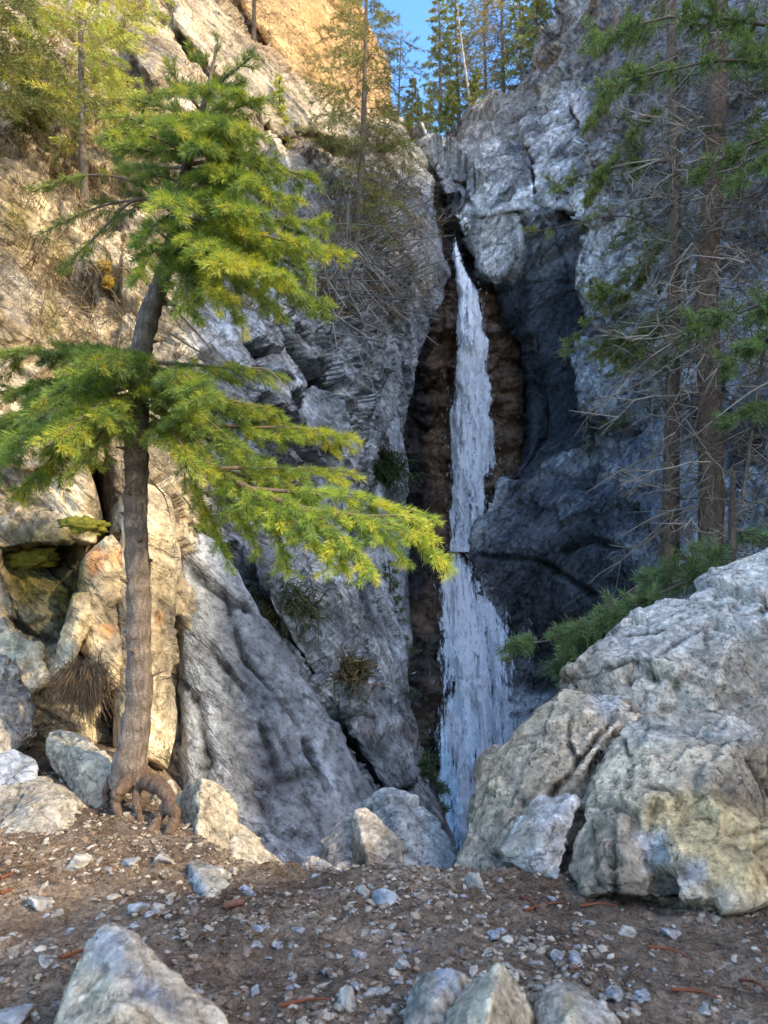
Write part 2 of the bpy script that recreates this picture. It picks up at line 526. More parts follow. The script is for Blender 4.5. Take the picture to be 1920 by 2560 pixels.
def hull_planes(pts):
    bm = bmesh.new()
    for p in pts: bm.verts.new(tuple(float(a) for a in p))
    bmesh.ops.convex_hull(bm, input=bm.verts)
    bm.normal_update()
    pl = [(f.normal[:], f.verts[0].co.dot(f.normal)) for f in bm.faces if f.calc_area() > 1e-9]
    bm.free()
    return np.array([p[0] for p in pl]), np.array([p[1] for p in pl])


def rock_shape(hulls, sub, soft, amp, freq, seed, fac=1.0, org=None):
    """hulls: point sets; the rock is their union seen from one centre, edges worn, faces broken up"""
    D, T = ico(sub)
    allp = np.concatenate(hulls)
    c = hulls[0].mean(0) if org is None else np.asarray(org)
    R = np.zeros(len(D))
    size = np.ptp(allp, axis=0).max()
    for h in hulls:
        n, o = hull_planes(h)
        off = o - n @ c
        if (off <= 0.02 * size).any(): off = np.maximum(off, .02 * size)
        dn = D @ n.T
        r = np.where(dn > 1e-3, off / np.maximum(dn, 1e-3), 1e3)
        kk = 1 / (soft * size)
        rm = r.min(1)
        rs = rm - np.log(np.exp(-kk * (np.minimum(r, rm[:, None] + 20 / kk) - rm[:, None])).sum(1)) / kk
        R = np.maximum(R, rs)
    P = D * R[:, None] + c
    # normals by faces
    for it in range(2):
        fn = np.cross(P[T[:, 1]] - P[T[:, 0]], P[T[:, 2]] - P[T[:, 0]])
        vn = np.zeros_like(P)
        for k_ in range(3): np.add.at(vn, T[:, k_], fn)
        vn /= np.linalg.norm(vn, axis=1)[:, None] + 1e-12
        if it == 0:
            q = P * freq + seed
            f1, _ = facets(q * .8 + .08 * fbm(q, 2)[:, None]); f2, _ = facets(q * 2.3 + 5)
            wq = q + .25 * np.stack([fbm(q * 1.5, 3), fbm(q * 1.5 + 9, 3), fbm(q * 1.5 + 19, 3)], -1)
            f3, e3 = facets(wq * .55 + 11); f4, _ = facets(q * 5 + 2)
            gr_ = np.exp(-(e3 / .05) ** 2)
            bd = _grad[int(seed * 97) & 4095] * np.array((.6, .4, 1.0)); t_ = (q @ bd) * 1.6 + .8 * fbm(q * .8, 3); sw = (t_ - np.floor(t_)) ** 1.5 - .4
            sw = sw * sstep(-.25, .3, fbm(q * .9 + 40, 3))
            P = P + vn * ((f1 * .7 + sw * .55 + f2 * .3 + f4 * .13 - gr_ * .12) * amp * fac)[:, None]
        else:
            q = P * freq + seed
            P = P + vn * ((fbm(q * 3, 5) * .16 + fbm(q * 7, 4) * .16) * amp)[:, None]
    return P, T, vn


def front(pts, thick, shrink=.8, lift=0.0):
    """front points (px,py,y) plus a smaller back face"""
    q = np.array(pts, float); f = at(q[:, 0], q[:, 1], q[:, 2]); c = q.mean(0)
    b = c + (q - c) * np.array((shrink, shrink, .5)); b[:, 1] += (1 - shrink) * .35 * np.ptp(q[:, 1])
    return np.vstack([f, at(b[:, 0], b[:, 1], b[:, 2] + thick)])



# ------------------------------------------------------------------ cliffs
def lin(pts):
    p = np.array(sorted(pts)); return lambda v: np.interp(v, p[:, 0], p[:, 1])


def surface(rows, pxl, pxr, ncol, depth, wrapL=None, wrapR=None, nw=24):
    """grid of points; columns fan out between two edges and then turn the corner away from the viewer"""
    py = np.asarray(rows)[:, None]
    l = pxl(py); r = pxr(py)
    t = np.linspace(0, 1, ncol)[None]
    PX = l + (r - l) * t; PY = np.broadcast_to(py, PX.shape).copy()
    D = depth(PX, PY)
    cols = [at(PX, PY, D)]; pxs = [PX]
    e = (np.linspace(0, 1, nw + 1)[1:] ** 1.5)[None]
    if wrapR:
        px = PX[:, -1:] - e * wrapR[1]; d = D[:, -1:] + e * wrapR[0]
        cols.append(at(px, np.broadcast_to(py, px.shape), d)); pxs.append(px)
    if wrapL:
        px = PX[:, :1] + e[:, ::-1] * wrapL[1]; d = D[:, :1] + e[:, ::-1] * wrapL[0]
        cols.insert(0, at(px, np.broadcast_to(py, px.shape), d)); pxs.insert(0, px)
    P = np.concatenate(cols, 1); PXa = np.concatenate(pxs, 1)
    PYa = np.broadcast_to(py, PXa.shape).copy()
    return P, PXa, PYa


def normals(P):
    a = np.gradient(P, axis=1); b = np.gradient(P, axis=0)
    n = np.cross(a, b); n /= np.linalg.norm(n, axis=-1)[..., None] + 1e-12
    return n


def quads(nr, nc):
    i, j = np.meshgrid(np.arange(nr - 1), np.arange(nc - 1), indexing='ij')
    a = i * nc + j
    return np.stack([a, a + nc, a + nc + 1, a + 1], -1).reshape(-1, 4)


def rotY(P, ang, sc):
    c, s = math.cos(ang), math.sin(ang)
    return np.stack([(P[:, 0] * c - P[:, 2] * s) * sc[0], P[:, 1] * sc[1], (P[:, 0] * s + P[:, 2] * c) * sc[2]], -1)


def mixv(a, b, t):
    t = np.asarray(t)[:, None]; return np.asarray(a) * (1 - t) + np.asarray(b) * t


def zone(c, x, y, nz, poly, soft, colr, k=1.0, warp=25):
    m = sstep(soft, -soft, poly_sd(x + nz[0] * warp, y + nz[1] * warp, poly)) * k
    return mixv(c, np.asarray(colr), m), m


# ---- left wall of the gorge
LD = tps([(-500, 2500, 3.3), (0, 2400, 3.4), (300, 2400, 3.6), (430, 2350, 4.0), (700, 2350, 3.7), (900, 2350, 4.2), (1050, 2400, 6),
          (-300, 1700, 3.6), (0, 1750, 3.7), (150, 1700, 3.6), (150, 1400, 4.2), (280, 1600, 4.0), (300, 1300, 4.4), (410, 1500, 4.5), (420, 1250, 4.9), (0, 1200, 4.3),
          (450, 1700, 4.7), (470, 1850, 4.5), (600, 1950, 4.05), (850, 2080, 4.2), (720, 1850, 4.5), (560, 1560, 4.9), (520, 1400, 5.4), (980, 2050, 5.3),
          (700, 1500, 6.0), (850, 1700, 6.3), (960, 1900, 7.2), (1000, 1700, 8.6), (900, 1450, 8.6), (1010, 1400, 12.5),
          (640, 1250, 6.2), (760, 1300, 7.6), (600, 1000, 6.3), (430, 1000, 5.4), (700, 800, 7.4), (800, 1000, 8.8), (900, 1100, 11), (1000, 1100, 15),
          (620, 650, 7.6), (800, 700, 10), (950, 800, 14), (1100, 830, 18), (1140, 690, 19.5),
          (0, 800, 4.8), (200, 800, 5.6), (0, 450, 6.2), (330, 560, 6.7), (200, 300, 8.5), (0, 0, 9.5), (300, 0, 13),
          (500, 300, 10), (500, 60, 14), (640, 480, 9.3), (700, 330, 13.5), (760, 420, 13), (900, 420, 17), (1000, 500, 19), (1080, 480, 21),
          (880, 320, 19), (990, 310, 22), (650, 130, 18), (800, 150, 22), (960, 150, 25), (860, 0, 25), (700, -150, 25), (400, -250, 20), (0, -250, 15), (900, -250, 30), (-500, 800, 4.5), (-500, 0, 8)])
edgeL = lin([(-260, 760), (0, 855), (60, 905), (130, 960), (190, 978), (266, 980), (300, 1010), (347, 1020), (405, 1062), (486, 1082), (578, 1094), (660, 1112), (700, 1118), (760, 1104), (856, 1056), (1007, 1022), (1110, 1008), (1273, 1018), (1504, 1020), (1735, 1022), (1910, 1068), (2105, 1142), (2500, 1220)])
rows = np.linspace(2500, -260, 900)
P, PX, PY = surface(rows, lambda v: 0 * v - 420, edgeL, 560, LD, wrapR=(9, 60), nw=40)
sh = P.shape[:2]
x, y = PX.ravel(), PY.ravel(); Pf = P.reshape(-1, 3); nrm = normals(P).reshape(-1, 3)
dep = Pf[:, 1]
Ps = rotY(Pf, math.radians(42), (.75, 1.1, 1.6))
nzw = (fbm(Pf * 1.3, 4), fbm(Pf * 1.3 + 50, 4))
# how smooth the rock is: the big slab is nearly flat, the rest is broken
slab = [(470, 1560), (560, 1520), (700, 1700), (860, 1900), (900, 2000), (850, 2140), (700, 2160), (560, 2060), (450, 1920), (430, 1750)]
msl = sstep(30, -40, poly_sd(x + nzw[0] * 40, y + nzw[1] * 40, slab))
orange = [(520, -300), (560, 20), (620, 90), (760, 190), (830, 250), (960, 300), (1010, 250), (1010, 100), (950, -300)]
mor = sstep(30, -30, poly_sd(x + nzw[0] * 30, y + nzw[1] * 30, orange))
rough = 1 - .72 * msl - .45 * mor
sc = (dep / 6.0) ** .6
f1, e1 = facets(Ps * 1.4 + .3 * np.stack(nzw + (nzw[0],), -1))
f2, e2 = facets(Ps * 3.1 + 7)
f3, e3 = facets(rotY(Pf, math.radians(40), (.7, 1, 1.5)) * 8.5 + 3)
big = fbm(Pf * .45, 4)
sm = fbm(Ps * 5, 5)
rd = ridged(rotY(Pf + .12 * np.stack(nzw + (nzw[1],), -1), math.radians(44), (.6, .8, 4.2)), 4)
# deep diagonal cracks and ledges
d = big * .30 * sc + rough * (f1 * .17 + f2 * .07 + f3 * .025 + sm * .03 + rd * .085) * sc
def ledges(Q, k):
    t_ = Q[:, 2] * k + .9 * nzw[0] + .3 * nzw[1]; return ((t_ - np.floor(t_)) ** 1.6 - .38) * sstep(-.2, .35, fbm(Q * .6 + 31, 3))
Qs_ = rotY(Pf, math.radians(44), (.6, .8, 1))
d += rough * (ledges(Qs_, 2.6) * .16 + ledges(Qs_ + 5, 7.0) * .05) * sc
d += msl * (sm * .02 + f1 * .03)
def crack(pts, w, depth):
    p = np.array(pts, float); dd = np.full(x.shape, 1e18)
    for a, b in zip(p[:-1], p[1:]):
        ex, ey = b - a; t = np.clip(((x - a[0]) * ex + (y - a[1]) * ey) / (ex * ex + ey * ey), 0, 1)
        dd = np.minimum(dd, (x - a[0] - t * ex) ** 2 + (y - a[1] - t * ey) ** 2)
    dd = np.sqrt(dd) + nzw[0] * 14
    return np.exp(-(dd / w) ** 2) * depth
ck = crack([(560, 1390), (640, 1560), (720, 1680), (800, 1780), (900, 1860), (1000, 1990)], 16, .45) + crack([(430, 1560), (460, 1660), (480, 1760), (500, 1840)], 10, .3) \
    + crack([(640, 950), (700, 1000), (760, 1080)], 20, .3) + crack([(640, 870), (760, 960), (830, 980)], 16, .35) \
    + crack([(640, 40), (760, 170), (880, 250), (980, 300)], 9, .45) + crack([(700, -60), (790, 80), (830, 140), (900, 180)], 6, .3) \
    + crack([(240, 1100), (270, 1250), (230, 1400)], 24, .45) + crack([(290, 500), (290, 700), (280, 880)], 10, .2) + crack([(330, 60), (470, 190), (560, 300)], 9, .4)
d -= ck * np.where(dep > 9, 1.6, 1)
mossrec = [(10, 1330), (100, 1290), (190, 1330), (215, 1420), (170, 1560), (90, 1620), (20, 1560)]
mrec = sstep(25, -25, poly_sd(x + nzw[0] * 30, y + nzw[1] * 30, mossrec))
d -= mrec * .10
ef = sstep(-10, 170, edgeL(y) - x); d = d * (.22 + .78 * ef) - .02 * (1 - ef)
Pd = Pf + nrm * d[:, None]


def left_colour(Pf, x, y, nz_up, ck, msl, mor, flatk=1.0):
    Ps = rotY(Pf, math.radians(42), (.75, 1.1, 1.6)); nzw = (fbm(Pf * 1.3, 4), fbm(Pf * 1.3 + 50, 4))
    nz1 = fbm(Pf * 2.2, 5); nz2 = fbm(Ps * 1.2 + 9, 6); nz3 = fbm(Pf * 9 + 4, 4)
    tl = np.clip(.5 + nz2 * 1.5, 0, 1)
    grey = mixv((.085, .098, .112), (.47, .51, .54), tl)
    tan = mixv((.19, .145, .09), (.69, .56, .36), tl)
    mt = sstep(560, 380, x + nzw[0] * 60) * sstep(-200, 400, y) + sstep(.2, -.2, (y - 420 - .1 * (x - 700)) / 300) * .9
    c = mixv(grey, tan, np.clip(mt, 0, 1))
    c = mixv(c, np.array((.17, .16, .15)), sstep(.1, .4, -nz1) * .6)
    c, _ = zone(c, x, y, nzw, orange, 25, (.52, .32, .13), .85)
    c, _ = zone(c, x, y, nzw, [(770, 20), (850, 30), (860, 120), (800, 170), (740, 120)], 30, (.55, .31, .12), .6)
    c, _ = zone(c, x, y, nzw, [(560, 120), (700, 180), (850, 290), (980, 310), (900, 360), (760, 330), (640, 260)], 20, (.50, .42, .28), .5)
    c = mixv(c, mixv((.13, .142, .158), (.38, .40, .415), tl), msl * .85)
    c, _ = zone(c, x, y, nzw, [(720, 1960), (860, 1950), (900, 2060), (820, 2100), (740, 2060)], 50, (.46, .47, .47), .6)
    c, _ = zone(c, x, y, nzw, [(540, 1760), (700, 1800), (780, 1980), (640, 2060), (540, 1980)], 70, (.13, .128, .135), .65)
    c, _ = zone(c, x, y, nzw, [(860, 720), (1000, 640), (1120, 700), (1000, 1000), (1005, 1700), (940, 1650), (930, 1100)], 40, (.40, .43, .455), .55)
    c, _ = zone(c, x, y, nzw, [(880, 420), (1010, 480), (1110, 620), (1060, 800), (960, 760), (880, 600)], 40, (.30, .27, .22), .7)
    c, mo = zone(c, x, y, nzw, mossrec, 30, (.055, .052, .018), .85, 40)
    for q in ([(20, 1400), (90, 1370), (110, 1450), (50, 1500)], [(150, 1310), (240, 1300), (230, 1330), (170, 1350)], [(120, 1440), (200, 1400), (210, 1480), (150, 1520)], [(240, 650), (300, 660), (310, 720), (250, 730)], [(70, 700), (120, 690), (130, 860), (80, 850)], [(20, 480), (90, 520), (60, 640), (10, 600)], [(130, 560), (190, 600), (150, 720)]):
        c, _ = zone(c, x, y, nzw, q, 22, (.16, .13, .02), .8, 45)
    for q in ([(215, 1370), (250, 1360), (260, 1420), (225, 1440)], [(255, 1380), (295, 1370), (290, 1410)], [(235, 1560), (280, 1570), (260, 1600)], [(380, 1530), (400, 1530), (395, 1570)]):
        c, _ = zone(c, x, y, nzw, q, 10, (.55, .22, .06), .75, 22)
    # dry turf and soil caught on the ledges
    flat = sstep(.1, .5, fbm(Ps * 1.8 + 20, 5) + .35 * nz_up)
    c = mixv(c, mixv((.10, .07, .03), (.30, .22, .11), np.clip(.5 + nz3 * 2, 0, 1)), flat * np.where(y < 900, .75, .3) * (1 - msl) * (1 - mor))
    c = mixv(c, np.array((.035, .033, .03)), np.clip(ck * 2.2, 0, .85))
    c *= (1 + .25 * nz3)[:, None]
    c = np.clip(c, .01, .8)
    return c


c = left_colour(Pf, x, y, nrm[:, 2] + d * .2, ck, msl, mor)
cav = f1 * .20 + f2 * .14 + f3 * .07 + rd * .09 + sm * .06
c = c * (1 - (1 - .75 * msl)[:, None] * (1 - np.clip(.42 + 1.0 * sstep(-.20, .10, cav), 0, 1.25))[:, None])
SLAB = [(440, 1900, 4.2), (438, 1700, 4.5), (440, 1500, 4.75), (450, 1360, 4.95), (500, 1310, 5.1), (570, 1390, 4.98), (650, 1520, 4.85), (760, 1690, 4.8), (870, 1850, 4.7), (955, 2010, 4.6), (905, 2130, 4.1), (760, 2230, 3.6), (540, 2230, 3.5), (470, 2120, 3.6), (610, 1940, 3.95), (500, 1760, 4.15)]
CHUNKS_L = [  # points, thickness, seed, roughness
    (SLAB, 1.4, 1.0, .022),
    ([(285, 1900, 3.75), (285, 1500, 3.95), (300, 1260, 4.2), (350, 1180, 4.3), (420, 1215, 4.4), (445, 1400, 4.35), (438, 1700, 4.15), (425, 1930, 3.8), (370, 1600, 3.75), (370, 1850, 3.6)], 1.2, 2.0, .05),
    ([(-80, 1340, 4.1), (40, 1270, 4.2), (180, 1260, 4.25), (262, 1310, 4.2), (240, 1360, 4.1), (190, 1345, 4.0), (90, 1330, 3.98), (-80, 1390, 4.0), (80, 1230, 4.5)], 1.0, 3.0, .045),
    ([(118, 1700, 3.5), (185, 1490, 3.7), (222, 1480, 3.75), (232, 1560, 3.7), (160, 1690, 3.45), (205, 1540, 3.6)], .5, 4.0, .02),
    ([(190, 1500, 3.95), (215, 1400, 4.0), (290, 1330, 4.1), (300, 1700, 3.8), (230, 1760, 3.7), (240, 1560, 3.75)], .8, 4.5, .04),
    ([(-100, 1560, 3.5), (10, 1540, 3.6), (80, 1620, 3.5), (110, 1700, 3.4), (20, 1760, 3.3), (-100, 1740, 3.3)], .8, 5.0, .05),
    ([(600, 1330, 5.7), (700, 1390, 5.9), (850, 1590, 6.5), (985, 1770, 6.9), (1062, 1960, 7.0), (980, 1990, 6.2), (860, 1800, 5.8), (740, 1610, 5.4), (640, 1460, 5.2)], 1.6, 6.0, .07),
    ([(745, 975, 7.7), (860, 1005, 8.2), (885, 1090, 8.2), (805, 1120, 7.6), (742, 1065, 7.3)], 1.0, 7.0, .04),
    ([(620, 900, 6.8), (700, 860, 7.2), (760, 960, 7.3), (700, 1000, 6.6), (640, 980, 6.4)], 1.0, 7.5, .05),
    ([(700, 1130, 7.0), (800, 1120, 8.0), (880, 1260, 8.4), (860, 1420, 7.8), (760, 1360, 6.9), (690, 1240, 6.4)], 1.4, 7.8, .07),
    ([(430, -60, 13), (540, 10, 14), (720, 220, 14), (790, 330, 13.6), (700, 350, 12), (560, 210, 11.2), (440, 60, 11.2)], 2.0, 8.0, .06),
    ([(300, 60, 11), (380, 40, 11.6), (520, 200, 11), (600, 330, 10.2), (520, 360, 9.2), (380, 220, 9.6)], 1.6, 8.4, .07),
    ([(580, 70, 16), (640, 110, 16), (800, 230, 17.5), (950, 315, 20), (1015, 345, 21), (900, 375, 17), (760, 320, 14.5), (650, 220, 14)], 2.0, 9.0, .06),
    ([(560, -220, 19), (640, -100, 18), (610, 40, 17.5), (720, 180, 18), (850, 275, 19), (940, 305, 20.5), (980, 260, 21.6), (972, 190, 22), (930, 70, 22.5), (860, -20, 23), (800, -260, 23.5), (780, 60, 18)], 4.0, 10.0, .05),
    ([(900, 640, 15), (980, 600, 17.5), (1030, 650, 18.3), (1045, 720, 18.4), (1035, 850, 17), (1000, 1000, 14.6), (930, 950, 12.6), (900, 800, 12.4)], 3.0, 11.0, .08),
    ([(930, 1050, 12.8), (1005, 1000, 15), (1012, 1300, 13.5), (1012, 1700, 9.6), (960, 1640, 8.6), (930, 1350, 10)], 3.0, 12.0, .06),
    ([(0, 1000, 4.6), (120, 950, 4.9), (250, 1000, 5.0), (260, 1150, 4.6), (140, 1200, 4.2), (20, 1150, 4.1)], 1.0, 13.0, .06),
    ([(230, 620, 6.4), (300, 560, 6.6), (340, 700, 6.4), (330, 860, 5.9), (250, 880, 5.6), (225, 760, 5.8)], 1.0, 14.0, .05),
    ([(-60, 300, 6.8), (40, 270, 7), (110, 420, 6.8), (100, 620, 5.8), (20, 700, 5.2), (-60, 600, 5.3)], 1.0, 15.0, .06),
]
Vs, Qs, Ts, Cs = [Pd], [quads(*sh)], [], [c]
nv = len(Pd)
for pts, th_, sd_, am_ in CHUNKS_L:
    dm = np.mean([p[2] for p in pts]); big_ = np.ptp([p[0] for p in pts]) > 200
    Pc, Tc, vn_ = rock_shape([front(pts, th_, .85)], 6 if big_ else 5, .006, am_ * (1 + dm / 14), 3.2 if dm < 8 else 1.8, sd_)
    px_, py_ = proj(Pc); z0 = np.zeros(len(Pc)); isl = 1.0 if pts is SLAB else 0.0; iso = 1.0 if sd_ == 10.0 else 0.0
    if isl[0] if np.ndim(isl) else isl:
        wv_ = fbm(Pc * 3, 4) * 26
        for pl in ([(470, 1500), (540, 1640), (640, 1760), (700, 1960)], [(560, 1480), (610, 1640), (740, 1800), (830, 2000)], [(600, 2010), (700, 1960), (800, 1930)], [(450, 1700), (500, 1760), (520, 1900), (500, 2080)], [(640, 1980), (680, 2060), (760, 2110)], [(480, 1420), (560, 1500), (620, 1520)]):
            q_ = np.array(pl, float)
            for a_, b_ in zip(q_[:-1], q_[1:]):
                ex, ey = b_ - a_; t_ = np.clip(((px_ - a_[0]) * ex + (py_ - a_[1]) * ey) / (ex * ex + ey * ey), 0, 1)
                z0 = np.maximum(z0, .42 * np.exp(-((np.hypot(px_ - a_[0] - t_ * ex, py_ - a_[1] - t_ * ey) + wv_) / 5) ** 2))
        Pc = Pc - vn_ * (z0 * .09)[:, None]
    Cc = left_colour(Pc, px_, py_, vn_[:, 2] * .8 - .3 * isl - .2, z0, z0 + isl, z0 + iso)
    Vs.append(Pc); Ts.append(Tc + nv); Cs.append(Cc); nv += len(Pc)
VL = np.vstack(Vs); CL = np.vstack(Cs)
LEFT_P = Pd.reshape(*sh, 3)
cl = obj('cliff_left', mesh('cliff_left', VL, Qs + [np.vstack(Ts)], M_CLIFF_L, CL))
tag(cl, 'sunlit tan and grey broken rock wall filling the left side of the gorge', 'cliff', kind='structure')

# ---- wet chute behind the falling water
CD = tps([(900, 480, 25.2), (1130, 480, 24.8), (1400, 480, 25.2), (900, 800, 24.2), (1180, 800, 23.9), (1400, 800, 24.4), (900, 1350, 23.3), (1160, 1350, 23.1), (1400, 1350, 23.6),
          (900, 1420, 22.3), (1160, 1420, 22.0), (1400, 1420, 22.4), (900, 2300, 20), (1180, 2300, 19.6), (1400, 2300, 20)])
rows = np.linspace(2350, 470, 460)
P, PX, PY = surface(rows, lambda v: 0 * v + 900, lambda v: 0 * v + 1440, 150, CD)
shc = P.shape[:2]; x, y = PX.ravel(), PY.ravel(); Pf = P.reshape(-1, 3); nrm = normals(P).reshape(-1, 3)
nzw = (fbm(Pf * .6, 4), fbm(Pf * .6 + 50, 4))
f1, e1 = facets(Pf * np.array((1.4, 1.4, 2.2))); f2, e2 = facets(Pf * np.array((3.8, 3.4, 6)))
d = f1 * .22 + f2 * .09 + fbm(Pf * 3, 5) * .16
# horizontal ledges that break the water
d += .09 * np.sin(Pf[:, 2] * 7.5 + nzw[0] * 5)
Pd = Pf + nrm * d[:, None]
tl = np.clip(.5 + fbm(Pf * 1.2, 5) * 1.6, 0, 1)
c = mixv((.045, .033, .025), (.17, .105, .065), tl)
c, _ = zone(c, x, y, nzw, [(1140, 690), (1240, 700), (1300, 860), (1310, 1150), (1220, 1250), (1100, 1350), (1060, 1100), (1090, 880)], 30, (.22, .135, .085), .6)
c, _ = zone(c, x, y, nzw, [(900, 820), (1070, 820), (1072, 960), (1068, 1150), (1085, 1330), (1060, 1500), (900, 1500)], 26, (.016, .017, .021), .9)
c, _ = zone(c, x, y, nzw, [(1100, 480), (1300, 480), (1300, 700), (1120, 700)], 20, (.012, .014, .018), .95)
c = np.clip(c * (1 + .4 * fbm(Pf * 5, 3))[:, None], .004, .5)
ch = obj('gorge_wall', mesh('gorge_wall', Pd, quads(*shc), M_CHUTE, np.hstack([c, np.full((len(c), 1), .75)])))
tag(ch, 'dark brown wet rock chute behind the falling water', 'cliff', kind='structure')

# ---- right wall of the gorge
RD = tps([(1080, 420, 25), (1160, 330, 27), (1250, 240, 29), (1340, 170, 29), (1420, 60, 28), (1490, 0, 27), (1500, -250, 30), (1800, -250, 22), (2100, -250, 16), (1700, 0, 19), (1950, 0, 14),
          (1120, 560, 23.6), (1200, 470, 23.8), (1200, 620, 23.2), (1280, 640, 23.1), (1230, 690, 23.1), (1350, 450, 23.5), (1450, 300, 23), (1560, 300, 20), (1800, 300, 14.5), (2100, 300, 11),
          (1310, 850, 22.6), (1380, 800, 22.8), (1380, 1000, 22.8), (1330, 1100, 22.6), (1450, 700, 21.6), (1480, 900, 21.2), (1500, 600, 21.2), (1600, 700, 18.5), (1650, 1000, 17), (1800, 700, 14), (1800, 1100, 13.5), (2100, 800, 10.5), (2100, 1200, 10),
          (1430, 1120, 21.5), (1230, 1260, 21.8), (1180, 1370, 21.3), (1350, 1230, 20.4), (1330, 1400, 19.8), (1480, 1300, 18.8), (1500, 1450, 18.0), (1640, 1250, 17), (1640, 1450, 15.5), (1260, 1500, 20.6), (1330, 1650, 19.8), (1450, 1650, 18), (1700, 1650, 14),
          (1330, 1900, 18.5), (1500, 2000, 16), (1400, 2400, 15), (1900, 1700, 11), (1900, 2300, 9.5), (2100, 1600, 9), (2100, 2400, 8.5)])
edgeR = lin([(-260, 1560), (-100, 1530), (0, 1492), (58, 1412), (93, 1377), (174, 1330), (231, 1255), (312, 1157), (382, 1066), (430, 1092), (480, 1112), (530, 1136), (570, 1150), (600, 1172), (645, 1188), (690, 1198), (702, 1230), (720, 1238), (800, 1262), (850, 1300), (1000, 1304), (1130, 1296), (1200, 1250), (1270, 1212), (1330, 1180), (1375, 1164), (1400, 1178), (1440, 1205), (1560, 1272), (1700, 1300), (1900, 1325), (2400, 1350)])
rows = np.linspace(2400, -260, 900)
P, PX, PY = surface(rows, edgeR, lambda v: 0 * v + 2250, 480, RD, wrapL=(6, 50), nw=36)
shr = P.shape[:2]; x, y = PX.ravel(), PY.ravel(); Pf = P.reshape(-1, 3); nrm = normals(P).reshape(-1, 3); dep = Pf[:, 1]
nzw = (fbm(Pf * .9, 4), fbm(Pf * .9 + 50, 4))
Ps = rotY(Pf, math.radians(-48), (1.1, 1.6, 2.2))
column = [(1225, 715), (1300, 680), (1360, 640), (1455, 590), (1462, 640), (1450, 720), (1430, 800), (1410, 850), (1440, 960), (1450, 1020), (1435, 1110), (1360, 1150), (1310, 1190), (1200, 1190), (1200, 800)]
boss = [(1165, 575), (1185, 540), (1240, 525), (1290, 545), (1325, 585), (1318, 640), (1300, 668), (1250, 690), (1232, 702), (1185, 685), (1172, 640)]
bulge = [(1160, 1370), (1220, 1260), (1310, 1190), (1370, 1140), (1480, 1180), (1600, 1250), (1650, 1300), (1560, 1380), (1660, 1420), (1650, 1560), (1400, 1600), (1270, 1560)]
def pm(poly, s, w=18): return sstep(s, -s, poly_sd(x + nzw[0] * w, y + nzw[1] * w, poly))
mc = pm(column, 14, 8); mb_ = pm(boss, 14, 10); mbu = pm(bulge, 30)
rough = 1 - .78 * mc - .6 * mb_ - .45 * mbu
f1, e1 = facets(Ps * .55 + .35 * np.stack(nzw + (nzw[0],), -1)); f2, e2 = facets(Ps * 1.5 + 7); f3, e3 = facets(Pf * 6 + 3)
sm = fbm(Ps * 2.2, 5); rd = ridged(rotY(Pf + .15 * np.stack(nzw + (nzw[1],), -1), math.radians(-50), (.7, .8, 3.2)), 4)
k = np.clip(dep / 13, .5, 1.2)
d = fbm(Pf * .4, 3) * .5 * k * (1 - .6 * mc) + .6 * rough * (f1 * .5 + f2 * .2 + f3 * .07 + sm * .12 + rd * .16) * k + mc * sm * .06
d -= mc * .22
d += mb_ * .08
def ledges(Q, k):
    t_ = Q[:, 2] * k + .9 * nzw[0] + .3 * nzw[1]; return ((t_ - np.floor(t_)) ** 1.6 - .38) * sstep(-.2, .35, fbm(Q * .6 + 31, 3))
Qs_ = rotY(Pf, math.radians(-50), (.6, .8, 1))
d += rough * (ledges(Qs_, 1.6) * .22 + ledges(Qs_ + 5, 4.0) * .08) * k
# scoops worn by water in the upper wall
scp = np.array([(1350, 420, 60), (1290, 470, 45), (1440, 420, 60), (1230, 430, 40), (1390, 520, 45), (1320, 350, 50), (1480, 330, 60)], float)
for sx, sy, sr in scp:
    q = ((x - sx) / sr) ** 2 + ((y - sy - .5 * (x - sx)) / (sr * .7)) ** 2
    d -= .25 * np.exp(-q)
def crackr(pts, w, depth):
    p = np.array(pts, float); dd = np.full(x.shape, 1e18)
    for a, b in zip(p[:-1], p[1:]):
        ex, ey = b - a; t = np.clip(((x - a[0]) * ex + (y - a[1]) * ey) / (ex * ex + ey * ey), 0, 1)
        dd = np.minimum(dd, (x - a[0] - t * ex) ** 2 + (y - a[1] - t * ey) ** 2)
    return np.exp(-((np.sqrt(dd) + nzw[0] * 10) / w) ** 2) * depth
ck = crackr([(1310, 560), (1325, 640), (1300, 690)], 9, .5) + crackr([(1310, 720), (1310, 900), (1305, 1120)], 10, .5) + crackr([(1380, 540), (1395, 640), (1400, 700)], 7, .3) \
    + crackr([(1560, 1380), (1480, 1350), (1400, 1380)], 8, .4) + crackr([(1200, 1390), (1330, 1400), (1460, 1480)], 9, .4) + crackr([(1430, 1110), (1520, 1030), (1600, 960)], 7, .35) \
    + crackr([(1440, 1050), (1530, 1100), (1640, 1080)], 7, .3) + crackr([(1160, 540), (1280, 530), (1330, 500)], 7, .35)
d -= ck * .35
Pd = Pf + nrm * d[:, None]
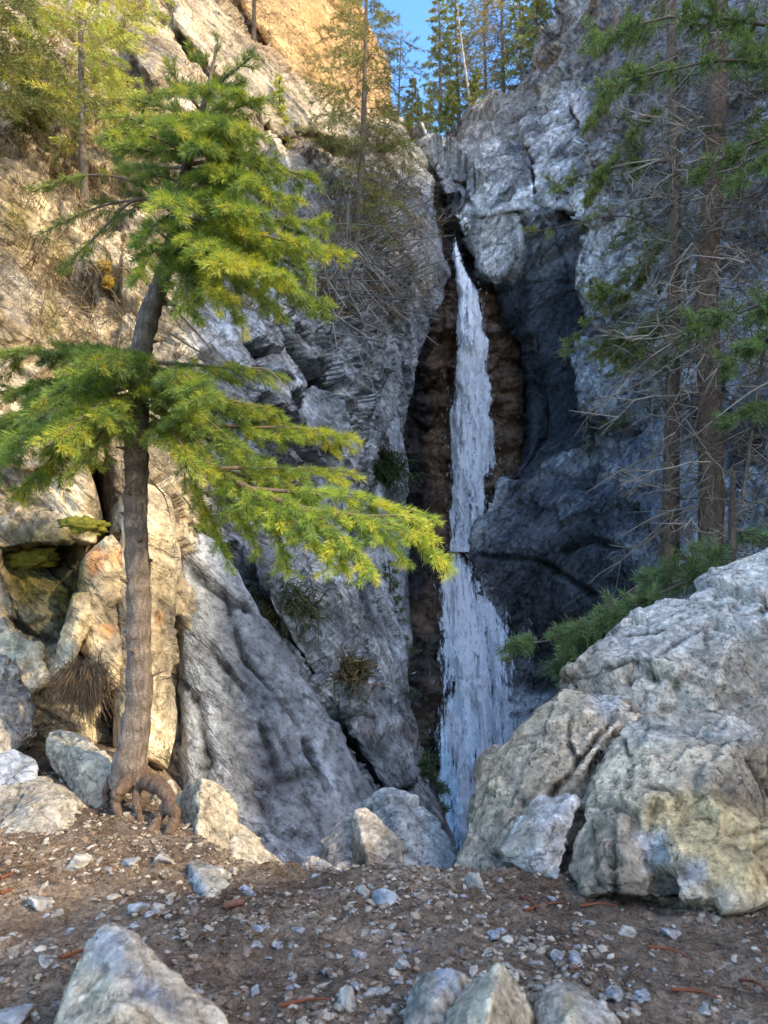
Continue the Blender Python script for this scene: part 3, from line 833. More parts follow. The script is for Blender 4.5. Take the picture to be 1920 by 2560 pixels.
def right_colour(Pf, x, y, ck, mb_):
    nzw = (fbm(Pf * .9, 4), fbm(Pf * .9 + 50, 4)); Ps = rotY(Pf, math.radians(-48), (1.1, 1.6, 2.2))
    tl = np.clip(.5 + fbm(Ps * .9 + 9, 6) * 1.6, 0, 1); n3 = fbm(Pf * 4, 4)
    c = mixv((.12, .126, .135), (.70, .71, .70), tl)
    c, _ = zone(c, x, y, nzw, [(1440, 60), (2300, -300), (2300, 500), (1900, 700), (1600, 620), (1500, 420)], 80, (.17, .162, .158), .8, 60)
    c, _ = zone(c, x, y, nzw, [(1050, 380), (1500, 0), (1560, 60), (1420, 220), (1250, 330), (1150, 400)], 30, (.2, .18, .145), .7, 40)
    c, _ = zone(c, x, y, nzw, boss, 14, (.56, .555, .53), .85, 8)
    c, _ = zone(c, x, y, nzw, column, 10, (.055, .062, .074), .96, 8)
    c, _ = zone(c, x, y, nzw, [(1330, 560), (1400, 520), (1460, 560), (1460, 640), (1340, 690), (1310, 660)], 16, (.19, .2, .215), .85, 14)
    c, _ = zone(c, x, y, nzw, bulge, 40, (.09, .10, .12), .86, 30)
    c, _ = zone(c, x, y, nzw, [(1160, 1380), (1300, 1400), (1500, 1560), (1560, 1700), (1300, 1750), (1200, 1500)], 50, (.08, .07, .072), .8, 40)
    c, _ = zone(c, x, y, nzw, [(1470, 1060), (1700, 1000), (1760, 1500), (1600, 1440), (1640, 1300), (1520, 1180)], 30, (.30, .33, .37), .7, 30)
    c, _ = zone(c, x, y, nzw, [(1440, 860), (1600, 840), (1700, 940), (1560, 980), (1460, 960)], 30, (.52, .55, .57), .6, 30)
    c, _ = zone(c, x, y, nzw, [(1455, 580), (1600, 520), (1650, 650), (1520, 800), (1450, 800)], 30, (.58, .56, .50), .5, 30)
    c, _ = zone(c, x, y, nzw, [(1330, 1130), (1400, 1110), (1410, 1140), (1340, 1160)], 12, (.07, .06, .02), .7, 20)
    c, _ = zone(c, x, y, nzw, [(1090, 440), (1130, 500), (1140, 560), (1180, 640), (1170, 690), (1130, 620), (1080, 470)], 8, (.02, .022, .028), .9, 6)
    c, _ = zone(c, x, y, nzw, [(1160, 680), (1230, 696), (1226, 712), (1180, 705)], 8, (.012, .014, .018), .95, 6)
    c = mixv(c, np.array((.03, .032, .036)), np.clip(ck * 1.8, 0, .8))
    # grey-green water streaks running down the boss
    st = fbm(Pf * np.array((3.5, 1, .35)), 4)
    c = mixv(c, np.array((.16, .165, .165)), mb_ * np.clip(st * 3, 0, .75))
    c = np.clip(c * (1 + .3 * n3)[:, None], .006, .8)
    return c


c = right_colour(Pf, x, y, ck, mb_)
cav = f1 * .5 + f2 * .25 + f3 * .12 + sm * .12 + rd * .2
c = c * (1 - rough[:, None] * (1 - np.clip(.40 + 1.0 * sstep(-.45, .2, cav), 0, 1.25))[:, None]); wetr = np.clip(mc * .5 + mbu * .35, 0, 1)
CHUNKS_R = [
    ([(1455, 590, 21), (1560, 500, 20.6), (1640, 620, 18.6), (1600, 760, 18.6), (1480, 830, 20.2), (1450, 740, 21)], 2.5, 3.0, .07),
    ([(1432, 850, 20.8), (1560, 830, 19.6), (1700, 920, 17), (1690, 1050, 16.6), (1540, 1060, 18.6), (1445, 1020, 20.4)], 2.5, 4.0, .06),
    ([(1520, 1180, 18.6), (1640, 1050, 17), (1780, 1080, 14.6), (1790, 1360, 13), (1700, 1430, 14), (1640, 1290, 15.8)], 2.0, 5.0, .05),
    ([(1160, 470, 23.6), (1210, 380, 24), (1330, 400, 23.2), (1340, 520, 22.6), (1230, 535, 22.8), (1195, 545, 23.2)], 2.5, 6.0, .09),
    ([(1300, 300, 25), (1420, 260, 24), (1500, 400, 21.8), (1440, 530, 21.8), (1350, 520, 22.6), (1320, 400, 23)], 2.5, 7.0, .10),
    ([(1420, 130, 26), (1520, 60, 25), (1600, 250, 20.5), (1520, 400, 20.8), (1430, 290, 23)], 2.5, 8.0, .10),
]
Vs, Ts, Cs = [Pd], [], [np.hstack([c, wetr[:, None]])]
nv = len(Pd)
for pts, th_, sd_, am_ in CHUNKS_R:
    Pc, Tc, vn_ = rock_shape([front(pts, th_, .85)], 6, .008, am_ * 1.6, 2.2, sd_)
    px_, py_ = proj(Pc); z0 = np.zeros(len(Pc))
    Cc = right_colour(Pc, px_, py_, z0, z0 + (sd_ == 1.0))
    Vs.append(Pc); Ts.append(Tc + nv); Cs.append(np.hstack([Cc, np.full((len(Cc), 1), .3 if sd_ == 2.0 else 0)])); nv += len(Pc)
RIGHT_P = Pd.reshape(*shr, 3)
# unseen hill added out of frame as sun blocker, crest shaped by the shadow edge
XH = 11.0
def to_sun_blocker(p):
    p = np.asarray(p, float); t = (XH - p[..., 0]) / SUN[0]
    return p[..., 1] + SUN[1] * t, p[..., 2] + SUN[2] * t
def rim(px, py): return at(px, py, LD(np.array([[float(px)]]), np.array([[float(py)]]))[0, 0])
term = [at(-300, 2200, 2.2), at(300, 2260, 2.1), at(760, 2190, 2.5), at(540, 2080, 3.5), rim(425, 1800), rim(430, 1300), rim(430, 760), rim(600, 430), rim(720, 375), rim(860, 345), rim(1000, 300)]
HP = np.array([to_sun_blocker(p) for p in term])
print('HILL PROFILE', HP.round(2).tolist())
PROFILE = [(-30, 5.0), (-12, 8.0), (-6.5, 9.8), (-5.2, 9.9), (-4.9, 9.65), (-4.25, 9.2), (-3.5, 9.35), (-3.2, 10.2), (-3.0, 11.3), (-2.5, 12.9), (-.64, 14.8), (1.4, 16.0), (4.3, 17.4), (7.5, 18.4), (12, 18.6), (34, 17)]
pf = np.array(PROFILE)
hy = np.linspace(-30, 34, 160); hz = np.interp(hy, pf[:, 0], pf[:, 1])
hz = hz + .12 * fbm(np.stack([hy * 1.2, hy * 0, hy * 0], -1), 4)
prof = np.linspace(0, 1, 30)
hx = np.concatenate([XH - 3.5 * (1 - prof) ** 1.5 - .0, XH + prof[1:] * 12]); hh = np.concatenate([prof, 1 - .3 * prof[1:]])
Hg = np.stack([np.broadcast_to(hx[None], (160, 59)), np.broadcast_to(hy[:, None], (160, 59)), -3 + (hz[:, None] + 3) * hh[None]], -1).reshape(-1, 3)
hn = fbm(Hg * .8, 4)[:, None] * np.array((.5, .3, .0)); Hg = Hg + hn
nR = nv
Vall = np.vstack(Vs + [Hg]); Call = np.vstack(Cs + [np.tile(np.array([[.24, .21, .17, 0]]), (len(Hg), 1))])
cr = obj('cliff_right', mesh('cliff_right', Vall, [quads(*shr), quads(160, 59) + nR, np.vstack(Ts)], M_CLIFF_R, Call))  # mesh also holds the unseen hill added to block the sun
tag(cr, 'shaded grey rock wall with a smooth dark hollow on the right of the gorge, joined by an unseen added sun-blocking hill', 'cliff', kind='structure')


# ------------------------------------------------------------------ ground
def ground_z(x, y):
    x = np.asarray(x, float); y = np.asarray(y, float)
    z = .02 * np.sin(x * 2.1 + y) + .0 * x
    z = z + .10 * sstep(-.2, -1.6, x) * sstep(1.4, 2.8, y)           # rises to the left
    edge = 2.32 + .55 * sstep(-.35, -.9, x) + .8 * sstep(-.9, -1.3, x)
    drop = np.clip(y - edge, 0, None)
    fall = -np.minimum(drop * .95, 7.0 + 0 * drop)
    rgt = sstep(.16, .30, x / np.maximum(y, 1.0)) * sstep(2.2, 3.5, y)
    bank = np.minimum(.12 * (y - 2.5), .55) + np.clip(x - 4, 0, 8) * .35
    lft = sstep(-.10, -.28, x / np.maximum(y, 1.0)) * sstep(2.6, 3.4, y)
    z = z + fall * (1 - rgt) * (1 - .8 * lft) + bank * rgt
    z = z - .15 * sstep(0.5, -3, y)
    return z
gy = np.concatenate([np.linspace(-8, .6, 40)[:-1], np.linspace(.6, 3.4, 330)[:-1], 3.4 + (np.linspace(0, 1, 150) ** 2) * 60])
gx = np.concatenate([-60 + 58 * np.linspace(0, 1, 60)[:-1] ** .6, np.linspace(-2, 2, 430), 2 + 58 * np.linspace(0, 1, 60)[1:] ** 1.7])
GX, GY = np.meshgrid(gx, gy)
GP = np.stack([GX, GY, ground_z(GX, GY)], -1).reshape(-1, 3)
nearw = np.exp(-np.clip(GP[:, 1] - 3, 0, None) / 4)
GP[:, 2] += (fbm(GP * 2.2, 4) * .05 + fbm(GP * 9, 4) * .022 + fbm(GP * 26, 4) * .016) * nearw
g = obj('ground', mesh('ground', GP, quads(len(gy), len(gx)), M_DIRT))
tag(g, 'dark brown trodden dirt clearing in front of the boulders', 'ground', kind='structure')
def gz(x, y):
    p = np.stack([np.atleast_1d(x), np.atleast_1d(y), ground_z(np.atleast_1d(x), np.atleast_1d(y))], -1)
    return p[:, 2] + (fbm(p * 2.2, 4) * .05 + fbm(p * 9, 4) * .022)
def on_ground(px, py):
    """world point where a pixel's ray meets the ground"""
    y = 1.0
    for _ in range(60):
        p = at(px, py, y)
        if p[2] < gz(p[0], p[1])[0]: break
        y += .03
    return np.array([p[0], p[1], gz(p[0], p[1])[0]])


# ------------------------------------------------------------------ rocks
def rock(name, label, hulls, sub=5, soft=.02, amp=.02, freq=6, seed=0.0, light=(.42, .38, .31), dark=(.22, .20, .17), stains=(), mat=None, cat='rock', group=None, fac=1.0, kcol=1.0, fiss=()):
    P, T, vn = rock_shape(hulls, sub, soft, amp, freq, seed, fac)
    fd = np.zeros(len(P))
    if fiss:
        px, py = proj(P); wv = fbm(P * 6 + seed, 4)
        for pl, w_, dep_ in fiss:
            q = np.array(pl, float); dd = np.full(len(P), 1e18)
            for a, b in zip(q[:-1], q[1:]):
                ex, ey = b - a; t = np.clip(((px - a[0]) * ex + (py - a[1]) * ey) / (ex * ex + ey * ey), 0, 1)
                dd = np.minimum(dd, (px - a[0] - t * ex) ** 2 + (py - a[1] - t * ey) ** 2)
            g = np.exp(-((np.sqrt(dd) + wv * 12) / (w_ * .62)) ** 2) * (vn[:, 1] < .2)
            P = P - vn * (g * dep_ * .3)[:, None]; fd = np.maximum(fd, g)
    org = np.array([P[:, 0].mean(), P[:, 1].mean(), P[:, 2].min()])
    tl = np.clip(.5 + fbm(P * freq * .7 + seed, 5) * 1.5 * kcol, 0, 1)
    c = mixv(dark, light, tl)
    nz = (fbm(P * freq * .8 + seed + 3, 4), fbm(P * freq * .8 + seed + 30, 4))
    px, py = proj(P)
    for poly, soft_, colr, k in stains:
        c, _ = zone(c, px, py, nz, poly, soft_, colr, k, 40)
    c = c * (1 - .75 * fd)[:, None]
    c *= (1 + .2 * fbm(P * freq * 4, 3))[:, None]
    o = obj(name, mesh(name, P - org, T, mat or M_ROCK, np.clip(c, .01, .8)))
    o.location = tuple(org)
    tag(o, label, cat, group)
    return o


GY_ = (.40, .395, .38); GYD = (.19, .19, .19)
# big boulders on the right
rock('boulder', 'huge grey lichen-speckled boulder at the back right, below the two trunks',
     [front([(1405, 1760, 3.1), (1415, 1660, 3.3), (1480, 1600, 3.35), (1545, 1515, 3.5), (1690, 1500, 3.5), (1760, 1490, 3.5), (1920, 1385, 3.7), (2150, 1300, 3.8), (2200, 1700, 3.3), (2100, 2100, 2.9), (1700, 2150, 2.75), (1450, 2150, 2.8), (1700, 1640, 3.05), (1900, 1560, 3.15)], 1.6)],
     7, .008, .085, 1.7, 1.3, (.64, .56, .43), (.26, .215, .16), cat='boulder', fac=1.3, fiss=[([(1400, 1700), (1500, 1680), (1590, 1640), (1640, 1700)], 7, .06), ([(1545, 1590), (1640, 1580), (1740, 1530)], 6, .05), ([(1640, 1640), (1700, 1600), (1780, 1560), (1920, 1520)], 5, .04), ([(1590, 1640), (1570, 1730)], 7, .06), ([(1790, 1490), (1770, 1560), (1760, 1620)], 5, .04)],
     stains=[([(1400, 1560), (1560, 1500), (2100, 1330), (2100, 1560), (1600, 1640)], 40, (.60, .575, .52), .55)])
rock('boulder', 'long leaning tan boulder beside the foot of the waterfall',
     [front([(1150, 2165, 2.62), (1152, 2080, 2.72), (1168, 1990, 2.8), (1195, 1895, 2.85), (1238, 1862, 2.85), (1300, 1825, 2.82), (1340, 1780, 2.85), (1425, 1715, 2.9), (1555, 1712, 2.85), (1610, 1755, 2.75), (1600, 1860, 2.62), (1520, 2000, 2.5), (1420, 2230, 2.4), (1250, 2240, 2.45), (1380, 1840, 2.66), (1280, 2000, 2.6)], .8)],
     7, .008, .055, 2.6, 4.1, (.62, .49, .34), (.27, .205, .14), cat='boulder', fac=1.3, fiss=[([(1540, 1790), (1460, 1880), (1420, 1940), (1370, 1990), (1290, 2080), (1240, 2140)], 10, .09), ([(1430, 1790), (1420, 1850), (1440, 1900)], 6, .04), ([(1610, 1800), (1530, 1840), (1480, 1920), (1450, 1990)], 10, .08)],
     stains=[([(1480, 1730), (1560, 1740), (1540, 1810), (1490, 1800)], 20, (.42, .43, .42), .8), ([(1180, 2060), (1300, 1980), (1260, 2160), (1160, 2180)], 40, (.36, .29, .20), .5)])
rock('boulder', 'massive front boulder with a yellow stained lower face at the right edge',
     [front([(1560, 1805, 2.5), (1640, 1765, 2.5), (1770, 1757, 2.48), (1880, 1788, 2.45), (1900, 1812, 2.42), (1905, 1880, 2.36), (1960, 2000, 2.3), (2010, 2240, 2.2), (1900, 2245, 2.14), (1600, 2245, 2.14), (1440, 2225, 2.2), (1415, 2170, 2.28), (1440, 2060, 2.38), (1500, 1950, 2.45), (1525, 1860, 2.5), (1640, 1960, 2.24), (1800, 1960, 2.2), (1700, 2140, 2.1), (1900, 2140, 2.1), (1560, 2120, 2.18)], .9), front([(1432, 2250, 2.16), (1446, 2130, 2.24), (1490, 2040, 2.3), (1545, 1985, 2.32), (1590, 2000, 2.3), (1612, 2110, 2.16), (1640, 2260, 2.07), (1530, 2260, 2.08), (1540, 2120, 2.12)], .9), front([(1680, 2000, 2.22), (1780, 1985, 2.2), (1910, 2030, 2.16), (1985, 2120, 2.12), (1960, 2265, 2.03), (1840, 2265, 2.0), (1700, 2262, 2.03), (1660, 2130, 2.1), (1800, 2130, 2.03)], .9)],
     7, .008, .05, 2.6, 8.7, (.64, .515, .35), (.30, .235, .16), cat='boulder', fac=1.3, fiss=[([(1756, 1985), (1752, 2040), (1758, 2090)], 3, .03), ([(1640, 2000), (1625, 2080), (1640, 2160), (1630, 2240)], 6, .05), ([(1540, 2020), (1530, 2110), (1540, 2240)], 6, .05), ([(1480, 2060), (1490, 2150), (1480, 2230)], 5, .04), ([(1700, 2060), (1790, 2050), (1870, 2080), (1940, 2060)], 4, .03), ([(1870, 1900), (1900, 1950), (1920, 2020)], 6, .04), ([(1560, 1850), (1580, 1930), (1560, 1990)], 5, .03), ([(1830, 2220), (1860, 2150), (1920, 2110)], 6, .05), ([(1600, 1960), (1680, 1975), (1700, 2000)], 5, .04)],
     stains=[([(1620, 1990), (1760, 1985), (1920, 2040), (1950, 2240), (1780, 2200), (1600, 2160), (1600, 2060)], 30, (.74, .53, .24), .7), ([(1590, 2080), (1660, 2070), (1680, 2160), (1600, 2170)], 22, (.40, .42, .45), .75), ([(1690, 2130), (1760, 2140), (1770, 2190), (1700, 2200)], 20, (.40, .42, .45), .7),
             ([(1560, 1790), (1900, 1780), (1900, 1850), (1560, 1860)], 30, (.40, .40, .385), .5)])
rock('boulder', 'bluish grey slab wedged upright between the leaning boulder and the front boulder',
     [front([(1240, 2130, 2.36), (1262, 2090, 2.4), (1330, 2000, 2.46), (1362, 2000, 2.44), (1420, 1970, 2.46), (1450, 2000, 2.4), (1425, 2090, 2.34), (1390, 2190, 2.28), (1300, 2190, 2.3), (1350, 2090, 2.28)], .3)],
     5, .012, .03, 8, 2.2, (.50, .475, .44), (.28, .25, .215), cat='boulder',
     stains=[([(1240, 2130), (1330, 2000), (1345, 2060), (1290, 2150)], 15, (.33, .28, .21), .8)])
# rocks on the left
rock('boulder', 'low broad grey boulder at the left edge, sunlit on its right end',
     [front([(-90, 1985, 2.75), (60, 1945, 2.85), (112, 1938, 2.85), (250, 2055, 2.62), (258, 2085, 2.55), (215, 2115, 2.5), (120, 2140, 2.45), (-90, 2140, 2.42), (40, 2040, 2.6), (140, 2040, 2.55)], .5)],
     6, .014, .03, 6, 5.5, (.50, .44, .34), (.24, .21, .17), cat='boulder')
rock('boulder', 'tan slab leaning left against the base of the foreground spruce',
     [front([(110, 1850, 3.05), (130, 1815, 3.1), (190, 1822, 3.05), (245, 1850, 2.98), (292, 1905, 2.88), (300, 2060, 2.75), (258, 2090, 2.7), (200, 2040, 2.8), (160, 1960, 2.9), (118, 1900, 3.0), (200, 1900, 2.88)], .45)],
     6, .012, .03, 6, 9.1, (.50, .43, .31), (.29, .24, .17), cat='boulder')
rock('boulder', 'rounded dark grey boulder at the far left under the mossy overhang',
     [front([(-120, 1640, 3.3), (0, 1625, 3.35), (50, 1668, 3.3), (92, 1785, 3.2), (88, 1850, 3.1), (40, 1900, 3.0), (-120, 1900, 2.95), (-20, 1740, 3.1)], .5)],
     6, .02, .04, 5, 3.1, (.44, .39, .31), (.20, .175, .145), cat='boulder')
rock('rock', 'small bluish rock with black lichen spots under the far left boulder',
     [front([(-60, 1900, 2.95), (30, 1870, 3.0), (95, 1905, 2.95), (100, 1950, 2.9), (40, 1980, 2.85), (-60, 1980, 2.8)], .3)], 5, .02, .02, 8, 7.7, (.40, .42, .44), (.26, .27, .29))
rock('boulder', 'upright tan wedge rock with a shaded left face beside the spruce roots',
     [front([(440, 2110, 2.72), (437, 1985, 2.85), (470, 1955, 2.82), (505, 1943, 2.7), (525, 1948, 2.72), (578, 1992, 2.74), (597, 2022, 2.74), (602, 2110, 2.66), (560, 2215, 2.5), (455, 2160, 2.6), (495, 2080, 2.52)], .3)],
     6, .008, .022, 8, 6.2, (.52, .45, .33), (.33, .28, .20), cat='boulder')
rock('rock', 'low tan wedge sloping down to the right of the upright rock',
     [front([(585, 2040, 2.76), (610, 2070, 2.74), (700, 2148, 2.66), (745, 2190, 2.6), (690, 2225, 2.5), (560, 2225, 2.5), (575, 2110, 2.6)], .25)],
     5, .01, .018, 9, 1.9, (.47, .41, .31), (.27, .235, .18))
rock('rock', 'pale pointed stone peeking out behind the spruce roots',
     [front([(395, 1960, 3.0), (430, 1945, 3.0), (445, 1990, 2.95), (430, 2080, 2.85), (370, 2070, 2.85), (360, 2020, 2.9)], .2)], 5, .02, .02, 9, 2.9, (.50, .44, .33), (.34, .29, .21))
rock('rock', 'grey angular rock standing on the dirt left of centre',
     [front([(445, 2290, 2.12), (462, 2215, 2.2), (470, 2145, 2.25), (505, 2155, 2.24), (560, 2170, 2.24), (598, 2205, 2.2), (585, 2260, 2.12), (540, 2290, 2.08), (520, 2230, 2.05)], .22)],
     5, .01, .014, 12, 3.3, (.40, .38, .34), (.23, .225, .21), stains=[([(520, 2170), (600, 2200), (560, 2290), (510, 2270)], 10, (.44, .40, .30), .7)])
rock('rock', 'bluish chip leaning on the grey angular rock',
     [front([(585, 2280, 2.1), (592, 2215, 2.14), (610, 2205, 2.14), (650, 2240, 2.1), (640, 2265, 2.06), (610, 2285, 2.04)], .12)], 5, .02, .01, 14, 4.4, (.42, .45, .48), (.30, .32, .35))
rock('boulder', 'grey green boulder in the gap, right at the foot of the waterfall',
     [front([(900, 2080, 3.1), (905, 2005, 3.15), (945, 1973, 3.15), (1010, 1980, 3.12), (1090, 2025, 3.1), (1120, 2070, 3.05), (1150, 2170, 2.9), (1100, 2200, 2.8), (960, 2200, 2.8), (1010, 2060, 2.9)], .5)],
     6, .014, .03, 6, 5.9, (.40, .42, .40), (.24, .25, .24), cat='boulder')
rock('rock', 'brown stained knobbly rock standing left of the grey green boulder',
     [front([(870, 2190, 2.66), (880, 2090, 2.75), (885, 2020, 2.8), (915, 2015, 2.8), (960, 2060, 2.74), (1015, 2125, 2.66), (1005, 2190, 2.58), (940, 2215, 2.55), (905, 2100, 2.62)], .25)],
     6, .012, .018, 7, 8.2, (.48, .42, .32), (.24, .2, .15), stains=[([(880, 2090), (930, 2090), (940, 2180), (880, 2180)], 15, (.20, .13, .07), .7)])
rock('rock', 'tan blocky rock beside the lower end of the big grey slab',
     [front([(790, 2170, 2.72), (800, 2110, 2.8), (860, 2045, 2.85), (890, 2035, 2.85), (895, 2130, 2.7), (880, 2180, 2.62), (830, 2195, 2.6)], .25)], 5, .014, .02, 9, 6.6, (.42, .375, .31), (.25, .22, .18))
rock('rock', 'small grey stone in front of the tan blocky rock',
     [front([(735, 2190, 2.56), (760, 2140, 2.62), (810, 2140, 2.6), (850, 2175, 2.52), (830, 2200, 2.46), (760, 2210, 2.45)], .15)], 5, .02, .014, 12, 1.6, (.40, .39, .37), (.22, .21, .2))
# foreground, out of focus
rock('boulder', 'large pointed blue and tan rock in the near left foreground, out of focus',
     [front([(80, 2680, 1.22), (150, 2490, 1.32), (190, 2400, 1.38), (228, 2322, 1.42), (262, 2300, 1.43), (292, 2303, 1.43), (335, 2345, 1.41), (395, 2425, 1.36), (465, 2500, 1.32), (560, 2545, 1.28), (640, 2680, 1.2), (330, 2500, 1.22)], .3)],
     6, .012, .014, 11, 7.2, (.70, .565, .385), (.42, .335, .23), cat='boulder',
     stains=[([(220, 2330), (320, 2330), (330, 2420), (220, 2430)], 25, (.42, .43, .45), .6), ([(330, 2430), (460, 2500), (430, 2530), (330, 2490)], 15, (.34, .37, .42), .7)])
rock('rock', 'pale tan pointed rock at the bottom edge, middle of the near foreground',
     [front([(1070, 2640, 1.28), (1120, 2530, 1.36), (1165, 2468, 1.4), (1218, 2420, 1.42), (1246, 2400, 1.42), (1290, 2440, 1.41), (1328, 2525, 1.38), (1320, 2640, 1.3), (1222, 2500, 1.26), (1210, 2620, 1.22)], .2)],
     6, .008, .012, 13, 2.6, (.62, .52, .35), (.42, .345, .24))
rock('rock', 'grey and yellow split rock at the bottom edge, right of the pale pointed rock',
     [front([(1330, 2640, 1.3), (1335, 2480, 1.42), (1380, 2445, 1.44), (1440, 2455, 1.44), (1500, 2500, 1.4), (1560, 2560, 1.35), (1590, 2640, 1.3), (1420, 2560, 1.28)], .2)],
     6, .012, .014, 13, 5.1, (.56, .49, .38), (.32, .28, .22), stains=[([(1400, 2470), (1440, 2480), (1440, 2600), (1390, 2600)], 10, (.50, .42, .25), .7)])
rock('rock', 'dull grey brown rock at the bottom edge, left of the pale pointed rock',
     [front([(1000, 2600, 1.36), (1020, 2500, 1.46), (1060, 2430, 1.5), (1130, 2415, 1.5), (1165, 2440, 1.48), (1150, 2520, 1.42), (1120, 2620, 1.34), (1080, 2500, 1.38)], .2)],
     6, .014, .012, 13, 3.8, (.46, .40, .32), (.22, .19, .15), stains=[([(1090, 2420), (1150, 2430), (1140, 2490), (1090, 2480)], 12, (.38, .41, .44), .7)])

# a long flat stone rib half buried in the dirt
rock('rock', 'long flat rock rib half buried in the dirt, running right from the bluish chip',
     [front([(640, 2270, 2.12), (660, 2245, 2.16), (760, 2290, 2.06), (850, 2345, 1.94), (870, 2370, 1.9), (820, 2370, 1.88), (720, 2320, 1.98)], .12)], 5, .02, .008, 16, 9.9, (.36, .345, .32), (.22, .205, .185))

# loose stones, each its own object
bases = []
for k in range(8):
    r = np.random.default_rng(100 + k)
    pts = r.normal(size=(13, 3)); pts /= np.linalg.norm(pts, axis=1)[:, None]; pts *= np.array((1, .75, .55))
    P, T, _ = rock_shape([pts], 4, .02, .10, 2.2, k * 3.3)
    tl = np.clip(.5 + fbm(P * 2 + k, 4) * 1.4, 0, 1)
    tint = [((.22, .21, .2), (.42, .40, .37)), ((.27, .245, .2), (.48, .44, .36)), ((.22, .225, .23), (.41, .415, .42)), ((.2, .185, .165), (.38, .355, .32))][k % 4]
    bases.append(mesh('stone', P, T, M_STONE, mixv(tint[0], tint[1], tl)))
named = [(95, 2270, 38, 0, 'round grey stone on the dirt near the left edge'), (140, 2290, 24, 3, 'smaller stone touching the round grey stone near the left edge'), (345, 2265, 30, 2, 'bluish stone standing alone left of the grey angular rock'), (375, 2290, 22, 0, 'grey stone touching the bluish stone'),
         (285, 2245, 18, 1, 'small pale stone in the left dirt'), (400, 2145, 36, 3, 'flat grey stone below the spruce roots'), (330, 2160, 26, 0, 'grey stone under the arched root'), (960, 2240, 46, 2, 'long bluish stone in the middle of the dirt'), (905, 2235, 24, 1, 'pale stone left of the long bluish stone'),
         (1560, 2330, 34, 1, 'flat tan stone in front of the yellow stained boulder'), (1675, 2330, 26, 0, 'small flat stone on the bare dirt at right'), (1440, 2410, 30, 2, 'white angular stone in the right foreground'), (1395, 2395, 22, 0, 'grey stone beside the white angular stone'), (870, 2490, 52, 1, 'white broken stone in the bottom middle'), (1540, 2505, 30, 0, 'pale stone at the bottom, right of the split rock'),
         (1190, 2200, 36, 1, 'pale flat stone at the foot of the leaning boulder'), (1380, 2180, 26, 0, 'white chip under the bluish slab'), (120, 2400, 30, 3, 'dull stone left of the big pointed foreground rock'), (30, 2545, 60, 0, 'grey rock cut off by the lower left corner'), (190, 2160, 40, 1, 'tan flat stone in the sunlit patch by the left boulder'), (1235, 2340, 24, 2, 'pale stone on the dirt in the centre right'), (1000, 2420, 26, 1, 'tan stone behind the dull grey brown rock')]
for i, (px, py, s, k, lab) in enumerate(named):
    p = on_ground(px, py + s * .3); r = s * p[1] / F * 1.1
    o = obj('stone', bases[k + (4 if i % 2 else 0)]); o.location = (p[0], p[1], p[2] + r * .1); o.scale = (r * 1.1, r, r * .95)
    o.rotation_euler = (random.uniform(-.3, .3), random.uniform(-.3, .3), random.uniform(0, 6.3))
    tag(o, lab, 'stone')
for i in range(230):
    px, py = random.choice([random.uniform(-60, 1980), random.gauss(950, 260)]), random.uniform(2170, 2570)
    if px > 1400 and py < 2290: continue
    s = random.choice([9, 10, 12, 13, 15, 17, 20]) * (.7 + .5 * (py - 2150) / 400)
    p = on_ground(px, py); r = s * p[1] / F
    if p[1] > 2.8: continue
    o = obj('stone', bases[random.randrange(8)]); o.location = (p[0], p[1], p[2] + r * .08); o.scale = (r * random.uniform(.9, 1.4), r, r * random.uniform(.7, 1.1))
    o.rotation_euler = (random.uniform(-.4, .4), random.uniform(-.4, .4), random.uniform(0, 6.3))
    tag(o, 'small loose stone, one of many scattered over the brown dirt', 'stone', 'small loose stones scattered over the dirt')

# gravel and needle litter: uncountable
mb = MB()
D0, T0 = ico(1)
n = 27000
gpx = RNG.uniform(-1.5, 1.5, n); gpy = 1.0 + 2.1 * RNG.random(n) ** .8
gpx = gpx * (.35 + .35 * gpy)
dens = fbm(np.stack([gpx * 2.2, gpy * 2.2, 0 * gpx], -1), 3)
keep = (dens + RNG.normal(0, .22, n) > -.02) & ~((gpx > .5) & (gpy > 1.2) & (gpy < 1.95) & (RNG.random(n) < .75))
gpx, gpy = gpx[keep], gpy[keep]; n = len(gpx)
zz = gz(gpx, gpy)
sz = .0025 + .0105 * RNG.random(n) ** 4 + .004 * np.clip(fbm(np.stack([gpx * 3, gpy * 3, 0 * gpx + 9], -1), 2), 0, 1)
D0 = ico(1)[0]; nd0 = len(D0)
V = D0[None] * (1 + RNG.normal(0, .2, (n, nd0, 1))) * np.array((1.25, .9, .6)) * sz[:, None, None]
a = RNG.uniform(0, 6.28, n)[:, None]; b = RNG.uniform(-.5, .5, n)[:, None]; ca, sa = np.cos(a), np.sin(a)
V = np.stack([V[..., 0] * ca - V[..., 1] * sa, V[..., 0] * sa + V[..., 1] * ca, V[..., 2] + V[..., 0] * b], -1) + np.stack([gpx, gpy, zz + sz * .1], -1)[:, None]
pal = np.array([(.46, .39, .30), (.38, .30, .21), (.19, .14, .10), (.56, .48, .36), (.27, .20, .145)])[RNG.integers(0, 5, n)] * RNG.uniform(.6, 1.15, (n, 1))
mb.add(V.reshape(-1, 3), None, (T0[None] + (np.arange(n) * nd0)[:, None, None]).reshape(-1, 3), np.repeat(pal, nd0, axis=0))
gr = mb.build('gravel', M_GRAVEL, smooth=False)
tag(gr, 'fine pale gravel and stone chips strewn over the dirt', 'gravel', kind='stuff')
mb = MB(); n = 24000
lx = RNG.uniform(-1.5, 1.5, n); ly = 1.0 + 2.0 * RNG.random(n); lx = lx * (.35 + .35 * ly)
keep = fbm(np.stack([lx * 2, ly * 2, 0 * lx + 5], -1), 3) + RNG.normal(0, .3, n) > -.05
lx, ly = lx[keep], ly[keep]; n = len(lx)
